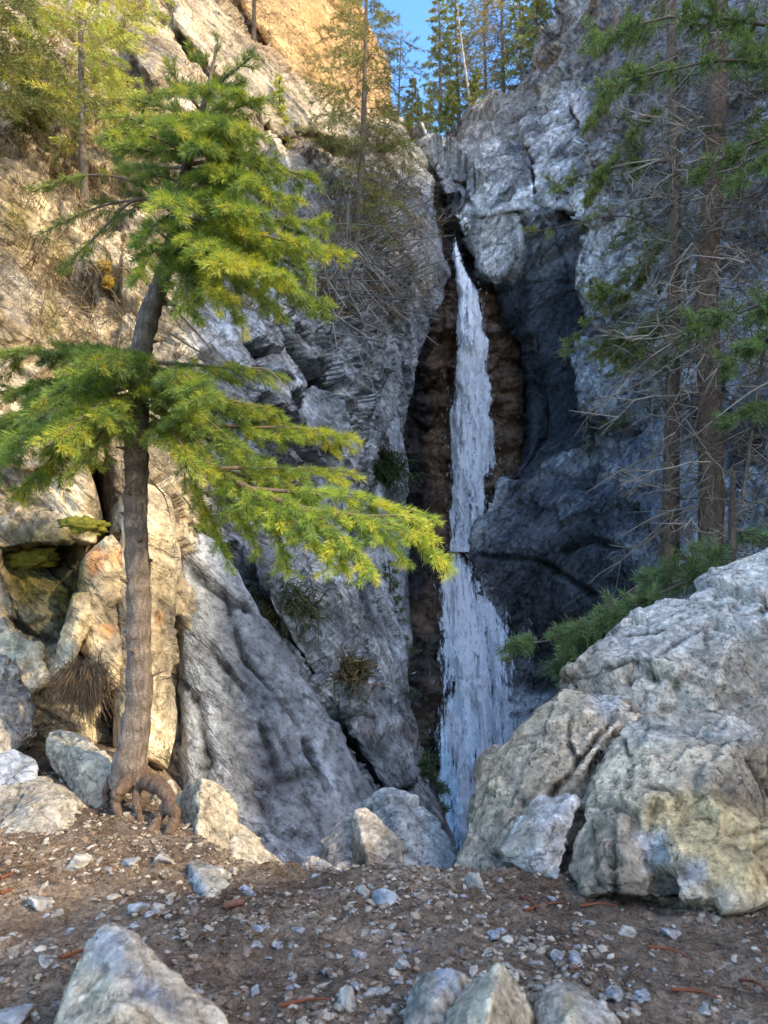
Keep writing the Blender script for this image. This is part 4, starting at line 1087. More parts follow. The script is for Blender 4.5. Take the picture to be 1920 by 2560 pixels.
a = RNG.uniform(0, 6.28, n); ll = .006 + .028 * RNG.random(n) ** 2; z0 = gz(lx, ly) + .004
P0 = np.stack([lx, ly, z0 + RNG.random(n) * .004], -1); P1 = P0 + np.stack([np.cos(a) * ll, np.sin(a) * ll, RNG.normal(0, .003, n)], -1)
pal = np.array([(.11, .055, .03), (.17, .095, .05), (.07, .045, .03), (.24, .16, .09)])
sticks(mb, P0, P1, .0009 + .0012 * RNG.random(n), .0006, pal[RNG.integers(0, 4, n)])
lt = mb.build('needle_litter', M_TWIG)
tag(lt, 'brown fallen needles and bark bits covering the dirt', 'litter', kind='stuff')
for i, (px, py, px2, py2, lab) in enumerate([(1300, 2250, 1345, 2300, 'reddish twig lying in front of the leaning boulder'), (1310, 2290, 1420, 2262, 'reddish twig lying crosswise among the litter in the right middle'), (1620, 2390, 1730, 2412, 'long reddish twig on the bare dirt at right'), (1680, 2500, 1810, 2515, 'reddish twig near the lower right corner'), (700, 2535, 830, 2515, 'long reddish twig at the bottom middle'),
                                            (0, 2205, 35, 2190, 'bright orange twig at the left edge in the sun'), (0, 2255, 30, 2245, 'orange twig below the bright orange one at the left edge'), (150, 2410, 240, 2380, 'thin brown twig beside the pointed foreground rock'), (1450, 2280, 1540, 2275, 'thin reddish twig at the foot of the yellow stained boulder'), (1850, 2470, 1920, 2490, 'reddish twig at the right edge')]):
    a_ = on_ground(px, py); b_ = on_ground(px2, py2); m_ = (a_ + b_) / 2 + np.array((.01, .01, .008))
    mb = MB(); tube(mb, catmull([a_ + (0, 0, .006), m_, b_ + (0, 0, .006)], 8) - a_, np.linspace(.0042, .0018, 8), 5, (.23, .075, .035), .2, 60)
    o = mb.build('twig', M_TWIG); o.location = tuple(a_); tag(o, lab, 'twig')
a_ = on_ground(560, 2285); b_ = on_ground(608, 2272)
mb = MB(); tube(mb, catmull([a_ + (0, 0, .01), (a_ + b_) / 2 + (0, 0, .012), b_ + (0, 0, .012)], 6) - a_, np.array([.008, .009, .009, .009, .009, .008]), 6, (.22, .10, .06), .3, 50)
o = mb.build('bark_chip', M_TWIG); o.location = tuple(a_); tag(o, 'reddish brown bark chip lying below the grey angular rock', 'bark chip')


# ------------------------------------------------------------------ the foreground spruce
TY = 2.75
def W(px, py, dy=0.0): return at(px, py, TY + dy)
spr_pts = [(322, 1960, .02, 44), (328, 1900, .0, 41), (339, 1840, 0, 36), (346, 1760, 0, 32), (347, 1640, 0, 29.5), (345, 1500, 0, 28.5), (343, 1350, 0, 28.5), (342, 1200, 0, 28), (344, 1060, 0, 28.5), (350, 960, 0, 26), (358, 870, 0, 27), (373, 790, 0, 26), (397, 720, .0, 22), (420, 640, .02, 17.5), (445, 520, .03, 16), (468, 420, .04, 13), (492, 330, .05, 10), (520, 220, .05, 6.5), (540, 110, .05, 2.5)]
tp = np.array([np.append(W(a, b, c), r * TY / F) for a, b, c, r in spr_pts])
tpc = catmull(tp, 140)
base = W(325, 1960, .0); base[2] = tp[0, 2]
SPR = empty('spruce_tree', base)
tag(SPR, 'sunlit young spruce with a bent bare trunk in the left foreground', 'tree')
mb = MB()
bc = np.array((.25, .195, .15)); tcol = np.stack([bc * (1 + .25 * math.sin(i * 1.7)) for i in range(140)])
tcol = tcol * np.linspace(1.05, .75, 140)[:, None]
tr_ = tpc[:, 3] * (1 + .10 * fbm(tpc[:, :3] * 9, 3)); tpc[:, :3] += np.stack([fbm(tpc[:, :3] * 4 + 3, 2), 0 * tr_, 0 * tr_], -1) * .012
tube(mb, tpc[:, :3] - base, tr_, 40, tcol, .30, 26)
for k_ in list(range(18, 118, 4)):      # stubs of lost branches and knots
    p_ = tpc[k_, :3]; a_ = random.uniform(0, 6.28); d_ = np.array((math.cos(a_), math.sin(a_), random.uniform(-.1, .4))); r_ = tpc[k_, 3]
    l_ = random.choice([.012, .018, .03, .055]); e_ = p_ + d_ * (r_ + l_)
    tube(mb, np.array([p_ + d_ * r_ * .6, p_ + d_ * (r_ + .004), e_]) - base, np.array([.016, .009, .003]) * random.uniform(.6, 1.1), 7, (.20, .15, .11), .3, 40)
mb.build('trunk', M_BARK, SPR)
for pts in ([(328, 1890, .02, 24), (318, 1945, -.03, 22), (300, 1972, -.06, 18), (290, 2010, -.08, 13), (298, 2050, -.1, 10), (285, 2095, -.1, 7), (262, 2125, -.12, 4)],
            [(338, 1925, 0, 22), (362, 1955, -.05, 21), (385, 1962, -.07, 20), (408, 1978, -.1, 18), (424, 2010, -.14, 17), (430, 2045, -.18, 15), (420, 2085, -.22, 14), (424, 2130, -.25, 10)],
            [(416, 2015, -.12, 12), (400, 2050, -.16, 13), (372, 2078, -.2, 13), (338, 2088, -.22, 10), (300, 2112, -.24, 6), (270, 2118, -.26, 3)],
            [(330, 1920, 0, 18), (290, 1940, .03, 13), (266, 1985, .02, 10), (258, 2040, 0, 7)],
            [(340, 1930, -.03, 15), (345, 1975, -.06, 11), (338, 2020, -.09, 9), (350, 2070, -.12, 6), (345, 2110, -.14, 4)],
            [(426, 2060, -.19, 9), (445, 2095, -.2, 7), (470, 2125, -.22, 4)]):
    q_ = np.array([np.append(W(a, b, c), r * TY / F * .9) for a, b, c, r in pts]); p = catmull(q_, 44)
    p[:, :3] += np.stack([fbm(p[:, :3] * 14 + i_ * 7, 3) for i_ in range(3)], -1) * .02
    p[:, 3] *= 1 + .28 * fbm(p[:, :3] * 22, 3)
    mb = MB(); tube(mb, p[:, :3] - base, np.maximum(p[:, 3], .002), 18, (.19, .125, .085), .5, 30); mb.build('root', M_BARK, SPR)

GREENS = np.array([(.15, .24, .085), (.22, .32, .085), (.34, .42, .085), (.48, .49, .085)])


def spruce_branch(pts, r0, dens=1.0, droop=.35, tint=1.0, bare=.12, sec_len=.17, sun_yellow=.5, side=1.0):
    """one bough with its needles; pts in world space"""
    P = catmull(pts, 40)
    L = np.linalg.norm(np.diff(P, axis=0), axis=1).sum()
    wood = MB(); nd = MB()
    tube(wood, P, np.linspace(r0, .0022, 40), 7, (.16, .115, .085), .25, 30)
    T = np.gradient(P, axis=0); T /= np.linalg.norm(T, axis=1)[:, None]
    A, B, CC = [], [], []
    def shoot(a, b, u):
        A.append(a); B.append(b)
        g = GREENS[min(3, max(0, int(random.gauss(1.2 + 1.6 * sun_yellow * u, .8))))] * tint  # sunlit look partly put into the colour: yellower needles towards the tips
        CC.append(g)
    ns = max(5, int(L / .030 * dens))
    s0, s1 = [], []
    for i in range(ns):
        s = bare + (1 - bare) * (i + random.random() * .8) / ns
        k = min(39, int(s * 39)); p = P[k]; t = T[k]
        sd = np.cross(t, (0, 0, 1.0)); sd /= np.linalg.norm(sd) + 1e-9
        sg = 1 if i % 2 else -1
        d = t * random.uniform(.6, .95) + sd * sg * random.uniform(.45, .85) * side + np.array((0, 0, random.uniform(-1.1, .25) * droop - .02))
        d += RNG.normal(0, .1, 3); d /= np.linalg.norm(d)
        ln = sec_len * random.uniform(.5, 1.1) * (1 - .55 * s) * min(1, .45 + L)
        q = p + d * ln * .55; q2 = q + (d + np.array((0, 0, -.30 * droop)) + RNG.normal(0, .08, 3)) * ln * .45
        s0 += [p, q]; s1 += [q, q2]
        shoot(p + (q - p) * .2, q, s); shoot(q, q2, s + .3)
        nt = int(ln / .042 * dens)
        dd = (q2 - p) / (np.linalg.norm(q2 - p) + 1e-9)
        sv = np.cross(dd, (0, 0, 1.0)); sv /= np.linalg.norm(sv) + 1e-9
        for j in range(nt):
            u = (j + .6) / (nt + .3); b = p + (q2 - p) * u
            e = dd * .75 + sv * (1 if j % 2 else -1) * .7 + np.array((0, 0, random.uniform(-.7, .3) * droop)) + RNG.normal(0, .12, 3)
            e /= np.linalg.norm(e); l2 = random.uniform(.035, .07) * (1.1 - .4 * u)
            shoot(b, b + e * l2, s + .25 * u); s0.append(b); s1.append(b + e * l2)
    shoot(P[33], P[39], 1.2); shoot(P[26], P[33], 1)
    sticks(wood, s0, s1, .0016, .0009, (.15, .10, .065))
    needles(nd, A, B, 1350, .028, .0022, np.array(CC), lift=.12)
    o = wood.build('branch', M_TWIG, SPR, org=base)
    nd.build('needles', M_NEEDLE, o, org=base)
    return len(A)


def tw(f):   # point on the trunk at fraction f
    return tpc[int(f * 139), :3]


BR = [  # px,py,dy polylines; r0, density, droop, tint, sec_len
    # crown top
    ([(530, 160, .05), (545, 120, .05), (540, 92, .05)], .004, 1, .1, .8, .07),
    ([(512, 245, .05), (570, 190, 0), (632, 140, -.05)], .006, 1.1, .2, .8, .13),
    ([(505, 280, .05), (450, 210, .0), (412, 152, -.02)], .006, 1.1, .2, .8, .12),
    ([(500, 300, .05), (590, 270, -.1), (650, 245, -.2)], .006, 1.1, .3, .8, .15),
    ([(495, 320, .05), (540, 260, .15), (600, 215, .3)], .006, 1, .2, .8, .13),
    ([(498, 310, .05), (430, 275, .1), (330, 250, .1)], .006, 1, .3, .75, .13),
    ([(488, 345, .05), (400, 320, 0), (300, 290, -.05)], .007, 1.1, .3, .8, .15),
    ([(480, 370, .05), (400, 380, -.15), (300, 362, -.25)], .007, 1.1, .35, .85, .17),
    ([(485, 350, .05), (500, 350, -.2), (520, 360, -.4)], .007, 1.1, .35, .9, .16),
    ([(478, 380, .05), (560, 380, -.1), (660, 405, -.2)], .008, 1.15, .4, .9, .18),
    ([(470, 410, .04), (620, 400, .1), (795, 452, .1)], .009, 1.0, .4, .9, .17),
    ([(462, 440, .04), (600, 460, -.05), (742, 505, -.1)], .009, 1.1, .45, .95, .18),
    ([(455, 470, .04), (440, 480, -.25), (420, 510, -.45)], .008, 1.1, .4, 1, .17),
    ([(450, 480, .03), (560, 490, -.25), (640, 530, -.42)], .008, 1.1, .45, 1, .18),
    ([(446, 510, .03), (640, 545, .05), (812, 560, .08)], .010, 1.05, .5, 1, .18),
    ([(440, 540, .03), (640, 585, -.1), (858, 640, -.15)], .010, 1.1, .55, 1.05, .2),
    ([(436, 560, .03), (580, 640, -.2), (720, 690, -.35)], .009, 1.1, .6, 1.05, .2),
    ([(430, 590, .03), (600, 650, .1), (818, 770, .12)], .010, 1.1, .7, 1.0, .2),
    ([(428, 600, .03), (560, 660, 0), (700, 780, 0)], .009, 1.1, .8, 1.0, .2),
    ([(424, 610, .02), (520, 680, -.1), (600, 800, -.12)], .008, 1.1, .9, 1.0, .18),
    ([(430, 580, .03), (520, 600, -.3), (570, 660, -.5)], .008, 1.1, .6, 1.05, .18),
    ([(440, 530, .03), (390, 560, -.15), (350, 610, -.3)], .007, .9, .5, .95, .15),
    ([(455, 460, .04), (400, 440, .05), (340, 450, .05)], .007, 1.0, .4, .85, .16),
    ([(450, 490, .03), (340, 500, .05), (240, 520, .1), (100, 585, .12)], .007, .45, .5, .6, .12),
    ([(440, 530, .03), (340, 500, -.05), (240, 590, -.05), (150, 680, -.08)], .007, .55, .8, .6, .13),
    ([(445, 520, .03), (320, 450, .1), (200, 440, .15), (80, 480, .15)], .007, .5, .4, .65, .13),
    ([(465, 420, .04), (380, 420, .2), (300, 420, .35)], .007, .9, .4, .7, .15),
    ([(470, 420, .04), (560, 440, .2), (680, 450, .4)], .007, 1.0, .4, .75, .16),
    ([(475, 390, .04), (390, 345, -.1), (270, 330, -.2)], .007, 1.1, .35, .9, .17),
    ([(480, 360, .04), (560, 320, -.15), (640, 330, -.3)], .007, 1.1, .35, .9, .17),
    ([(460, 450, .03), (540, 430, -.2), (640, 450, -.35)], .008, 1.1, .45, .95, .18),
    ([(448, 500, .03), (560, 540, .2), (690, 620, .3)], .008, 1.1, .6, .9, .2),
    ([(430, 570, .03), (500, 640, -.2), (540, 750, -.3)], .008, 1.1, .9, 1.05, .18),
    ([(440, 540, .03), (600, 600, .1), (770, 680, .12)], .009, 1.1, .7, 1.0, .2),
    ([(528, 190, .05), (500, 150, .02), (470, 120, .0)], .004, 1.1, .1, .85, .09),
    ([(525, 210, .05), (570, 230, -.1), (600, 235, -.2)], .005, 1.1, .2, .85, .12),
    ([(515, 240, .05), (470, 230, -.1), (400, 235, -.2)], .005, 1.1, .2, .85, .14),
    ([(505, 290, .05), (520, 300, -.2), (560, 310, -.4)], .006, 1.1, .3, .9, .15),
    ([(500, 300, .05), (450, 300, -.2), (420, 310, -.4)], .006, 1.1, .3, .9, .15),
    ([(425, 620, .02), (460, 680, -.2), (470, 780, -.3)], .007, 1.1, 1.0, 1.0, .17),
    ([(428, 600, .02), (380, 630, -.2), (350, 690, -.35)], .006, .9, .8, .9, .14),
    # lower boughs, left
    ([(340, 930, 0), (230, 930, -.25), (90, 1010, -.5)], .009, 1.15, .7, .95, .2),
    ([(340, 960, 0), (150, 1000, .1), (-30, 1080, .15)], .010, 1.15, .9, .95, .22),
    ([(338, 990, 0), (180, 1090, .0), (60, 1230, .0)], .009, 1.1, 1.0, 1.1, .22),
    ([(338, 980, 0), (250, 1010, -.3), (150, 1090, -.5)], .008, 1.1, .9, 1.05, .2),
    ([(350, 940, 0), (430, 960, -.15), (480, 1060, -.25)], .008, 1.1, .8, 1.0, .2),
    ([(372, 960, 0), (520, 990, .05), (700, 1030, .1)], .010, 1.15, .8, 1.05, .22),
    ([(375, 1000, 0), (500, 1090, .1), (680, 1150, .2)], .010, 1.15, .9, 1.1, .22),
    ([(376, 1020, 0), (470, 1080, .0), (560, 1200, .0)], .009, 1.1, 1.0, 1.15, .2),
    ([(600, 1210, -.11), (680, 1300, -.1), (720, 1420, -.1)], .006, 1.1, 1.2, 1.35, .17),
    ([(760, 1270, -.15), (830, 1340, -.12), (870, 1430, -.12)], .006, 1.1, 1.2, 1.4, .16),
    ([(520, 1160, -.07), (640, 1200, .05), (780, 1230, .15)], .008, 1.1, .9, 1.2, .2),
    ([(345, 905, 0), (180, 885, -.05), (-40, 880, -.1)], .011, 1.15, .5, .7, .2),
    ([(345, 930, 0), (190, 950, .1), (-30, 985, .2)], .011, 1.1, .6, .85, .2),
    ([(340, 960, 0), (200, 1010, -.12), (20, 1120, -.25)], .011, 1.1, .7, 1.0, .22),
    ([(338, 985, 0), (240, 1040, .05), (110, 1190, .08)], .009, 1.1, .8, 1.1, .2),
    ([(338, 1010, 0), (270, 1060, -.1), (190, 1180, -.2)], .008, 1.0, .8, 1.1, .18),
    ([(350, 890, 0), (300, 880, -.25), (230, 905, -.5)], .009, 1.2, .5, .75, .2),
    ([(350, 890, 0), (260, 870, .15), (150, 875, .35)], .009, 1.1, .4, .7, .18),
    ([(345, 940, 0), (120, 1000, .05), (-60, 1120, .1)], .010, 1.1, .8, .9, .22),
    ([(345, 950, 0), (80, 1060, -.1), (-60, 1240, -.15)], .009, 1.0, .8, .9, .2),
    # lower boughs, right
    ([(365, 905, 0), (520, 915, -.05), (690, 935, -.1)], .009, .8, .5, .9, .17),
    ([(368, 925, 0), (450, 930, -.3), (520, 990, -.55)], .009, 1.1, .6, .95, .18),
    ([(370, 940, 0), (500, 975, .1), (640, 1060, .15)], .009, 1.1, .7, .95, .2),
    ([(372, 975, 0), (540, 1060, .05), (740, 1070, .1), (880, 1095, .12)], .012, 1.0, .7, 1.1, .22),
    ([(375, 960, 0), (480, 1020, -.15), (600, 1120, -.25)], .009, 1.1, .8, 1.0, .2),
    ([(378, 1060, 0), (480, 1135, -.05), (620, 1220, -.12), (760, 1270, -.15), (900, 1290, -.15), (1040, 1335, -.15), (1112, 1400, -.15)], .017, 1.0, .75, 1.3, .2),
    ([(620, 1220, -.12), (790, 1235, -.05), (930, 1250, 0), (1060, 1285, .02)], .008, 1.05, .6, 1.35, .18),
    ([(700, 1250, -.13), (820, 1310, -.2), (930, 1420, -.25)], .007, 1.1, .8, 1.35, .18),
    ([(560, 1185, -.1), (700, 1290, -.15), (830, 1390, -.2)], .007, 1.1, .8, 1.3, .18),
    ([(500, 1150, -.06), (580, 1260, -.05), (640, 1360, -.05)], .007, 1.0, .9, 1.25, .17),
    ([(440, 1110, -.03), (500, 1240, 0), (570, 1390, 0)], .007, .95, .9, 1.25, .16),
    ([(540, 1170, -.09), (700, 1170, .1), (870, 1180, .2)], .008, 1.0, .7, 1.15, .2),
    ([(840, 1285, -.15), (960, 1350, -.15), (1010, 1400, -.15)], .005, 1.1, .7, 1.4, .15),
    ([(900, 1290, -.15), (1000, 1290, -.1), (1075, 1310, -.05)], .005, 1.0, .5, 1.4, .13),
    ([(378, 1040, 0), (430, 1080, -.2), (500, 1180, -.35)], .008, 1.0, .8, 1.1, .18),
]
tot = 0
for pts, r0, dn, dr, ti, sl in BR:
    tot += spruce_branch(np.array([W(*p) for p in pts]), r0, dn, dr, ti, .12 if len(pts) < 5 else .18, sl, sun_yellow=.4 + .5 * (ti > 1))
print('SHOOTS', tot)
# bare dead twigs
for pts, r in (([(410, 740, 0), (480, 820, -.05), (560, 910, -.1)], .006), ([(420, 830, 0), (500, 880, -.05), (620, 940, -.05)], .005), ([(375, 1200, 0), (410, 1240, -.02), (425, 1290, -.02)], .004), ([(345, 1010, 0), (330, 960, -.06), (390, 1000, -.1), (385, 1050, -.08)], .006), ([(600, 920, -.05), (670, 925, -.1), (720, 975, -.12)], .004), ([(640, 1380, -.06), (655, 1395, -.06), (670, 1380, -.06)], .003)):
    P = catmull([W(*p) for p in pts], 16); mb = MB(); tube(mb, P, np.linspace(r, .0015, 16), 6, (.26, .20, .14), .25, 40)
    for _ in range(5):
        k = random.randrange(4, 14); q = P[k]; e = q + RNG.normal(0, 1, 3) * .035 + np.array((.02, 0, -.02)); sticks(mb, [q], [e], .0018, .0008, (.26, .2, .14))
    mb.build('dead_twig', M_TWIG, SPR, org=base)


# ------------------------------------------------------------------ other conifers
def conifer(name, label, tr, wpx, crown=(0.1, 1.0), blen=.25, nbr=60, droop=.3, fol=.8, dead=.3, tint=(1, 1, 1), green=(.075, .105, .035), bark=(.15, .115, .085), nsc=1.0, group=None, cat='tree', taper=.75, lean=None, shape='cone', asym=0.0, twig=(.19, .15, .115), sub=7):
    """tr: px,py,depth polyline from foot to top; blen: bough length / height"""
    P = np.array([at(*p) for p in tr]); P = catmull(P, 40)
    y0 = P[0, 1]; r0 = wpx * y0 / F / 2
    Hh = np.linalg.norm(np.diff(P, axis=0), axis=1).sum()
    org = P[0].copy()
    E = empty(name, org); tag(E, label, cat, group)
    mb = MB(); tube(mb, P - org, r0 * (1 - np.linspace(0, 1, 40) * taper) + .002, 12, tuple(bark), .25, 3 / max(r0, .02) * .3)
    mb.build('trunk', M_BARK_FAR, E)
    px1 = y0 / F * 2.5      # one render pixel at this distance
    wd = MB(); nd = MB(); A, B = [], []; CC = []; S0, S1, R0 = [], [], []
    for i in range(nbr):
        s = crown[0] + (crown[1] - crown[0]) * ((i + random.random()) / nbr)
        p = P[min(39, int(s * 39))]
        ph = i * 2.4 + random.uniform(-.4, .4)
        rel = (s - crown[0]) / (crown[1] - crown[0] + 1e-6)
        prof = (1 - rel) ** .8 if shape == 'cone' else (.35 + .65 * math.sin(math.pi * min(1, rel * .9 + .1)))
        l = blen * Hh * (prof * .9 + .1) * random.uniform(.55, 1.15)
        d = np.array((math.cos(ph), math.sin(ph), 0)); l *= 1 + asym * d[0]
        isdead = random.random() < dead * (1.4 - rel)
        z = (-.15 - droop * .6) if isdead else -.05 * droop
        q = p + d * l * .5 + np.array((0, 0, z * l * .5)); q2 = p + d * l + np.array((0, 0, (z - droop * .5) * l)) + RNG.normal(0, .05 * l, 3)
        rb = max(px1 * .35, r0 * .10 * (1 - .6 * s))
        S0 += [p, q]; S1 += [q, q2]; R0 += [rb, rb * .7]
        m = max(3, int(sub * (.5 + prof)))
        for j in range(m):
            u = .2 + .8 * (j + random.random()) / m
            b = (p + (q - p) * (u / .5)) if u < .5 else (q + (q2 - q) * ((u - .5) / .5))
            sd = np.array((-d[1], d[0], 0)) * (1 if j % 2 else -1)
            e = d * random.uniform(.3, .8) + sd * random.uniform(.3, .9) + np.array((0, 0, random.uniform(-.9, .15) * droop * (1.6 if isdead else 1)))
            e /= np.linalg.norm(e); l2 = l * random.uniform(.22, .42) * (1.15 - .5 * u)
            mid = b + e * l2 * .5 + RNG.normal(0, .07, 3) * l2 + np.array((0, 0, .05 * l2)); S0 += [b, mid]; S1 += [mid, b + e * l2 - np.array((0, 0, .10 * l2))]; R0 += [rb * .42, rb * .28]
            if not isdead and random.random() < fol:
                A.append(b); B.append(b + e * l2)
                CC.append(1.6 * np.array(green) * np.array(tint) * random.uniform(.65, 1.35) * np.array((random.uniform(.9, 1.25), 1, 1)))
            elif isdead:
                for _ in range(2):
                    bb = b + e * l2 * random.uniform(.3, .9); e2 = e + RNG.normal(0, .55, 3); e2 /= np.linalg.norm(e2)
                    S0.append(bb); S1.append(bb + e2 * l2 * random.uniform(.3, .6)); R0.append(rb * .3)
        if not isdead and fol > .3:
            A.append(q); B.append(q2); CC.append(1.6 * np.array(green) * np.array(tint) * random.uniform(.7, 1.3))
    A.append(P[36]); B.append(P[39] + (0, 0, .02 * Hh)); CC.append(np.array(green) * np.array(tint))
    rr = np.array(R0).clip(px1 * .16, None)
    sticks(wd, S0, S1, rr, rr * .5, tuple(twig))
    wd.build('bare_branches', M_TWIG, E, org=org)
    nl = max(.045, px1 * 2.6) * nsc; nw = max(.006, px1 * .62) * nsc ** .5
    needles(nd, A, B, 1.7 / nw, nl, nw, np.array(CC), lift=.1, minn=22)
    nd.build('crown', M_FOLIAGE, E, org=org)
    return E


YG = (.30, .33, .08)
# left cliff trees
conifer('spruce_tree', 'yellow green spruce growing high on the left cliff behind the foreground spruce', [(212, 520, 6.6), (205, 300, 6.7), (202, 100, 6.8), (200, -160, 6.9)], 22, (.25, .95), .36, 46, .35, .85, .3, green=YG, bark=(.22, .18, .14), shape='round', sub=12)
conifer('spruce_tree', 'dark drooping conifer boughs in the upper left corner of the photo', [(-60, 500, 5.6), (-50, 200, 5.6), (-40, -200, 5.6)], 26, (.3, .9), .36, 40, .5, .9, .15, green=(.10, .12, .04), shape='round', sub=11)
conifer('fir_sapling', 'little dark green sapling on the left cliff below the yellow green spruce', [(78, 320, 6.2), (75, 250, 6.2), (72, 190, 6.2)], 7, (.1, 1), .35, 26, .2, .9, .1, green=(.09, .12, .035), sub=6)
conifer('fir_sapling', 'slim yellow green sapling on the slope right of the foreground spruce top', [(702, 400, 12.5), (700, 300, 12.6), (698, 185, 12.7)], 8, (.1, 1), .16, 34, .2, .9, .1, green=YG, sub=5)
conifer('dead_tree', 'bare twiggy tree in front of the orange rock at the top', [(632, 210, 15), (635, 60, 15), (636, -120, 15)], 18, (.1, .95), .22, 40, .15, .05, .95, twig=(.17, .13, .10), shape='round')
conifer('spruce_tree', 'tall sparse spruce with dead lower branches rising from the ledge left of the falls', [(860, 810, 12), (890, 620, 12.2), (905, 400, 12.4), (912, 200, 12.6), (918, -80, 12.9)], 24, (.24, .98), .155, 150, .4, .95, .42, green=(.16, .17, .06), bark=(.2, .16, .12), shape='round', sub=7, twig=(.15, .125, .10))
conifer('dead_sapling', 'thin bare grey stem standing on the ledge under the sparse spruce', [(822, 830, 10.5), (824, 740, 10.5), (828, 655, 10.6)], 7, (.3, .9), .12, 8, .1, 0, 1, bark=(.30, .28, .25), twig=(.3, .28, .25))
# skyline trees
sky = [
    ('tall narrow spruce at the right rim of the sky gap', [(1102, 330, 33), (1100, 150, 33), (1096, -90, 33)], 10, .14, 130, .9, .1, (.18, .205, .07), 'cone'),
    ('spruce just right of the tallest rim spruce, half hidden behind the leaning white trunk', [(1148, 320, 34), (1142, 150, 34), (1136, -60, 34)], 10, .15, 110, .85, .15, (.175, .2, .07), 'cone'),
    ('broad sparse brownish pine on the right rim', [(1258, 245, 31), (1256, 100, 31), (1250, -160, 31)], 11, .26, 170, .5, .45, (.22, .215, .10), 'round'),
    ('thin brownish pine between the white trunk and the broad pine', [(1215, 290, 33), (1212, 120, 33), (1208, -120, 33)], 9, .19, 110, .55, .4, (.2, .205, .09), 'round'),
    ('green bushy pine right of the broad pine on the rim', [(1305, 215, 30), (1302, 120, 30), (1298, -40, 30)], 9, .28, 70, .9, .1, (.19, .24, .08), 'cone'),
    ('dark pointed spruce cut off by the top edge above the ridge', [(1345, 150, 32), (1343, 60, 32), (1338, -60, 32)], 8, .26, 100, .9, .1, (.2, .22, .08), 'cone'),
    ('thin pine at the top edge, right of the pointed spruce', [(1392, 90, 32), (1390, 20, 32), (1386, -140, 32)], 8, .2, 50, .7, .2, (.24, .24, .09), 'round'),
    ('sparse pine at the top edge above the right cliff', [(1440, 60, 30), (1438, 0, 30), (1432, -150, 30)], 8, .25, 50, .6, .3, (.3, .28, .1), 'round'),
    ('small far spruce with its tip against the sky in the gap', [(1030, 420, 40), (1030, 300, 40), (1031, 190, 40)], 6, .18, 80, .85, .15, (.08, .09, .045), 'cone'),
    ('lowest far spruce in the gap right of the small far one', [(1050, 420, 42), (1048, 330, 42), (1048, 245, 42)], 5, .17, 50, .85, .15, (.07, .085, .04), 'cone'),
    ('far yellowish spruce at the right side of the gap', [(1076, 400, 38), (1074, 320, 38), (1074, 250, 38)], 5, .2, 50, .85, .15, (.26, .27, .09), 'cone'),
    ('bushy yellowish young spruce at the left side of the gap', [(1022, 400, 34), (1022, 340, 34), (1020, 285, 34)], 5, .34, 60, .9, .1, (.32, .31, .09), 'cone'),
    ('dark young fir at the foot of the tall narrow spruce', [(1130, 345, 30), (1128, 290, 30), (1126, 210, 30)], 5, .3, 44, .95, .05, (.13, .17, .06), 'cone'),
    ('dark young fir above the cliff lip below the broad pine', [(1195, 300, 29), (1193, 240, 29), (1190, 170, 29)], 5, .32, 40, .95, .05, (.14, .18, .06), 'cone'),
]
for lab, tr, w, bl, nb, fo, de, gr_, shp in sky:
    conifer('pine_tree' if 'pine' in lab else ('fir_tree' if 'fir' in lab else 'spruce_tree'), lab, tr, w, (.06, .99), bl, nb, .3, fo, de, green=gr_, bark=(.24, .20, .16), shape=shp, group='trees on the skyline', sub=6, twig=(.2, .16, .12))
conifer('birch_tree', 'leaning white bare trunk on the rim at the top of the cliff', [(1182, 315, 29), (1172, 230, 29), (1160, 150, 29), (1142, 10, 29)], 9, (.3, .95), .1, 30, .1, .25, .6, green=(.13, .13, .04), bark=(.55, .52, .46), twig=(.3, .27, .22), shape='round', sub=4)
conifer('dead_tree', 'bare dark snag standing alone against the blue sky', [(995, 300, 28), (1000, 170, 28), (1003, 95, 28)], 5, (.2, .95), .07, 14, .1, 0, 1, bark=(.10, .09, .085), twig=(.1, .09, .08), sub=3)
# trees on the right
conifer('spruce_tree', 'thick rough-barked spruce trunk on the right with a tangle of dead branches', [(1772, 1530, 8), (1778, 1250, 8), (1772, 950, 8), (1768, 700, 8), (1782, 450, 8), (1792, 200, 8), (1800, -150, 8)], 62, (.12, .98), .18, 95, .45, .35, .8, green=(.055, .085, .035), bark=(.24, .165, .115), taper=.25, shape='round', twig=(.26, .21, .155), sub=7)
conifer('spruce_tree', 'slender second trunk left of the thick rough-barked one', [(1668, 1440, 8.6), (1676, 1150, 8.6), (1684, 850, 8.6), (1688, 500, 8.6), (1680, 150, 8.6), (1676, -100, 8.6)], 36, (.22, .98), .13, 55, .45, .3, .85, green=(.06, .09, .035), bark=(.25, .175, .12), taper=.35, shape='round', twig=(.25, .2, .15), sub=6)
conifer('dead_sapling', 'thin bare pole leaning at the right edge', [(1850, 1300, 7), (1880, 1080, 7), (1900, 930, 7), (1925, 780, 7)], 9, (.2, .95), .16, 20, .2, 0, 1, bark=(.25, .20, .15), twig=(.24, .2, .15), taper=.4)


